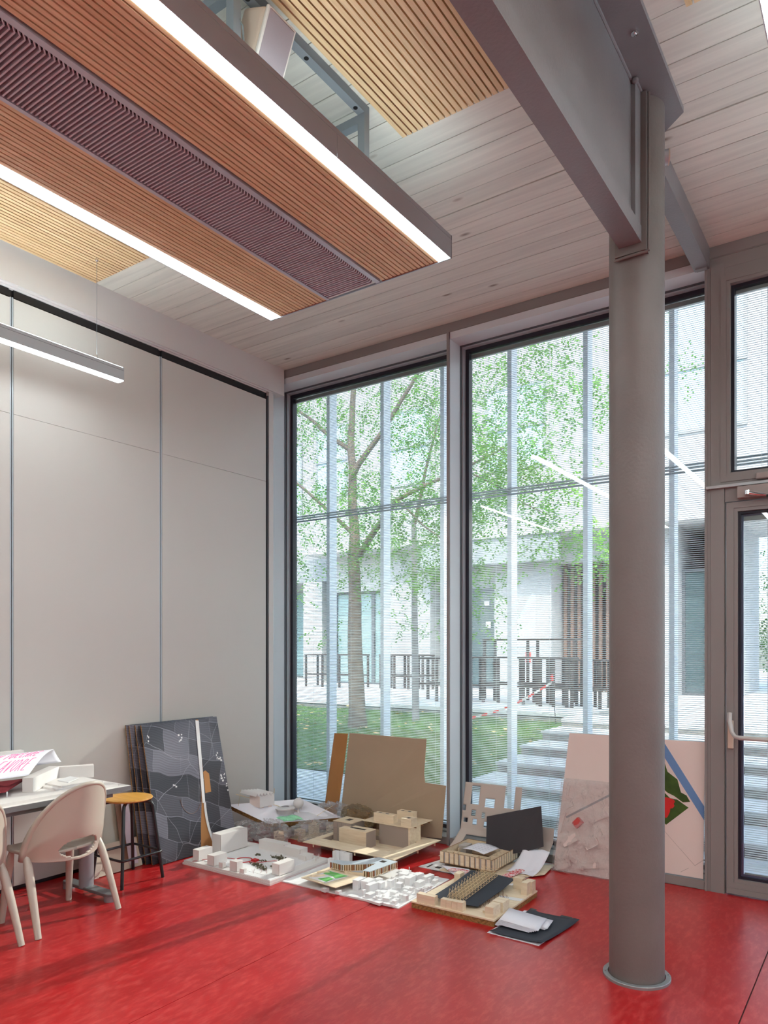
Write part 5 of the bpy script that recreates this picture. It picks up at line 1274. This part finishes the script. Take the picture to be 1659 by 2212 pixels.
    # upright triangles along the far edge
for j in range(0, NY_, 1):
    p = tn(0, j, 1); mb.tube([p, tn(0, j, 1) + Vector((-.006, .5 / NY_ / 2, .024))], .0014, 4, False); mb.tube([tn(0, j, 1) + Vector((-.006, .5 / NY_ / 2, .024)), tn(0, j, 1) + Vector((0, .5 / NY_, 0))], .0014, 4, False)
build('space_frame', mb, 'stick', mj)['kind'] = 'stuff'
mb = MB()
for i in range(90):
    x, y = random.uniform(2.665, 2.765), random.uniform(-1.24, -.95); mb.tube([(x, y, .041), (x + random.uniform(-.012, .012), y + random.uniform(-.012, .012), .041 + random.uniform(.008, .026))], .0009, 4, False)
build('dry_plants', mb, mat('dry_plant', srgb(150, 100, 76), .9, var=.4, scale=40), mj)['kind'] = 'stuff'
build('snow_path', MB().prism([(2.70, -1.02), (2.84, -1.0), (2.84, -.95), (2.69, -.98)], .041, .043), 'card', mj)
# ---- black folder with folded papers
fd = empty('black_folder', (3.02, -1.25, 0), 'black card folder lying on the floor nearest the camera', 'folder')
fgr = [[(2.862 + .31 * i / 10 + .005 * j, -1.47 + .445 * j / 10, .006 + .010 * (abs(j - 5) / 5) ** 3 * (1 if i < 2 or i > 8 else .3) + .004 * (i / 10)) for j in range(11)] for i in range(11)]
o_ = build('cover', MB().grid(fgr), 'ink', fd, smooth='all'); q = o_.modifiers.new('t', 'SOLIDIFY'); q.thickness = .002; q.offset = 1
build('inner_sheet', MB().prism([(2.850, -1.472), (3.16, -1.478), (3.184, -1.02), (2.88, -1.03)], .001, .0035), 'paper', fd)
build('flap', MB().slab([(2.905, -1.022, .008), (2.945, -1.022, .008), (2.947, -.998, .010), (2.907, -.998, .012)], (0, 0, .002)), 'black', fd)
build('flap', MB().slab([(3.10, -1.022, .008), (3.17, -1.022, .008), (3.17, -1.00, .010), (3.105, -1.004, .012)], (0, 0, .002)), 'black', fd)
def folded(x0, x1, y0, y1, z, h, n_, skew):
    mb = MB(); prof = [(0, 0), (-.35, .25), (-.42, .55), (-.25, .9), (.1, 1)]
    A = [[(x0 + (x1 - x0) * t + skew * s_, y0 + (y1 - y0) * s_, z + h * (1 - .55 * t)) for t in [k_ / n_ for k_ in range(n_ + 1)]] for s_ in (0, .5, 1)]
    # top leaf with rolled left edge
    for r_ in range(3):
        yy = A[r_][0][1]; xx = A[r_][0][0]
        pre = [(xx + .022 * (px), yy, z + h * pz) for px, pz in ((.35, 0), (-.5, .22), (-.62, .6), (-.2, .93))]
        A[r_] = pre + A[r_]
    return mb.grid(A)
pp = empty('folded_papers', (2.98, -1.27, .016), 'stack of folded white papers on the black folder', 'paper')
for k_ in range(5):
    o_ = build('paper_leaf', folded(2.865 + .003 * k_, 3.06 + .012 * k_, -1.375 + .003 * k_, -1.165 + .002 * k_, .0135 + .002 * k_, .010 + .004 * k_, 8, -.035), 'paper', pp, smooth='all'); q = o_.modifiers.new('t', 'SOLIDIFY'); q.thickness = .0008
for k_ in range(3):
    o_ = build('paper_leaf', folded(2.99 + .004 * k_, 3.115 + .006 * k_, -1.285 + .004 * k_, -1.145 + .003 * k_, .0135 + .002 * k_, .006 + .003 * k_, 6, -.02), 'paper', pp, smooth='all'); q = o_.modifiers.new('t', 'SOLIDIFY'); q.thickness = .0008
# ---- blush boards at the right window
f, nr = lean((2.712, -.135, .003), (3.30, -.135, .003), (2.792, -.03, .98), (3.38, -.03, .985))
pk = empty('blush_site_board', (3.0, -.13, 0), 'blush pink relief board with a red cube and clear film, left of the column', 'scale model')
board(pk, 'board', f, .008, 'pinkboard')
def relief(u0, v0, u1, v1, ang, h, m):
    c_ = Vector(((u0 + u1) / 2, (v0 + v1) / 2)); w_, g2 = (u1 - u0) / 2 * .588, (v1 - v0) / 2 * .98; c2, s2 = math.cos(ang), math.sin(ang)
    pts = [(c_.x + (a * w_ * c2 - b * g2 * s2) / .588, c_.y + (a * w_ * s2 + b * g2 * c2) / .98) for a, b in ((-1, -1), (1, -1), (1, 1), (-1, 1))]
    build('relief_block', MB().slab([f(u, v, .008) for u, v in pts], nr * h), m, pk)
relief(.20, .33, .29, .39, R(-40), .035, mat('cube_red', srgb(206, 74, 70), .5))
for (u0, v0, u1, v1, a, h) in ((.08, .20, .26, .26, 32, .03), (.36, .20, .52, .26, 34, .03), (.02, .27, .06, .42, -8, .015), (.30, .05, .55, .09, 12, .02), (.03, .02, .22, .07, 24, .02), (.40, .40, .60, .44, 30, .015), (.06, .46, .16, .49, 30, .02), (.03, .54, .09, .62, -5, .02), (.45, .28, .54, .33, 30, .02), (.14, .07, .40, .10, -30, .02)):
    relief(u0, v0, u1, v1, R(a), h, 'pinkboard')
relief(.02, .505, .80, .52, R(33), .002, mat('grey_strip', srgb(150, 150, 152), .6))
# clear film bag over its lower part
fr_ = []
for i in range(31):
    row = []
    for j in range(41):
        u, v = -.03 + .85 * i / 30, -.0 + .67 * j / 40
        d = .040 + .022 * (.5 - abs(noise.noise((u * 9, v * 9, 2))) * 2) + .02 * (.5 - abs(noise.noise((u * 19, v * 19, 7))) * 2)
        if i in (0,): d = .004
        if j == 40: d = .012
        p = f(u, v, max(d, .006)); row.append((p.x, p.y, max(p.z, .002)))
    fr_.append(row)
build('film_cover', MB().grid(fr_), 'film', pk, smooth='all')
f2, nr2 = lean((3.16, .018, .068), (3.690, .018, .068), (3.16, .05, .966), (3.694, .05, .972))
pq = empty('blush_park_board', (3.42, .03, .068), 'blush board with a blue stripe and green and red shapes, right of the column', 'board')
board(pq, 'board', f2, .006, 'pinkboard')
def onb(pts, w_, th, m, name):
    # x,z on the board plane -> thin inlay
    P = [f2((x - 3.16) / .532, (z - .068) / .90, w_) for x, z in pts]
    build(name, MB().slab(P, nr2 * th), m, pq)
onb([(3.30, 1.045 - .092), (3.427, .861), (3.692, .454), (3.693, .544), (3.427, .958)][1:], .006, .001, mat('stripe_blue', srgb(104, 142, 190), .5), 'blue_stripe')
gd = mat('felt_green', srgb(58, 84, 26), .7, var=.4, scale=14)
onb(list(reversed([(3.427, .842), (3.457, .752), (3.522, .705), (3.545, .621), (3.581, .604), (3.605, .564), (3.558, .556), (3.503, .592), (3.457, .611), (3.427, .637), (3.38, .68), (3.37, .80)])), .006, .001, gd, 'green_shape')
onb(list(reversed([(3.39, .63), (3.427, .618), (3.476, .575), (3.522, .57), (3.595, .524), (3.452, .392), (3.40, .43)])), .006, .001, gd, 'green_shape')
onb(list(reversed([(3.40, .56), (3.427, .572), (3.45, .578), (3.476, .575), (3.50, .567), (3.508, .555), (3.500, .54), (3.505, .525), (3.494, .509), (3.478, .505), (3.475, .48), (3.460, .445), (3.45, .438), (3.438, .445), (3.40, .45)])), .0072, .001, mat('felt_red', srgb(214, 40, 38), .6), 'red_shape')
for (a, b) in (((3.429, .36), (3.639, .147)), ((3.639, .147), (3.690, .19)), ((3.55, .09), (3.60, .125))):
    pa = f2((a[0] - 3.16) / .532, (a[1] - .068) / .9, .0062); pb_ = f2((b[0] - 3.16) / .532, (b[1] - .068) / .9, .0062)
    build('scored_line', MB().tube([pa, pb_], .0009, 4), 'greycard', pq)
for o in D.objects:
    if '_o' in o: del o['_o']
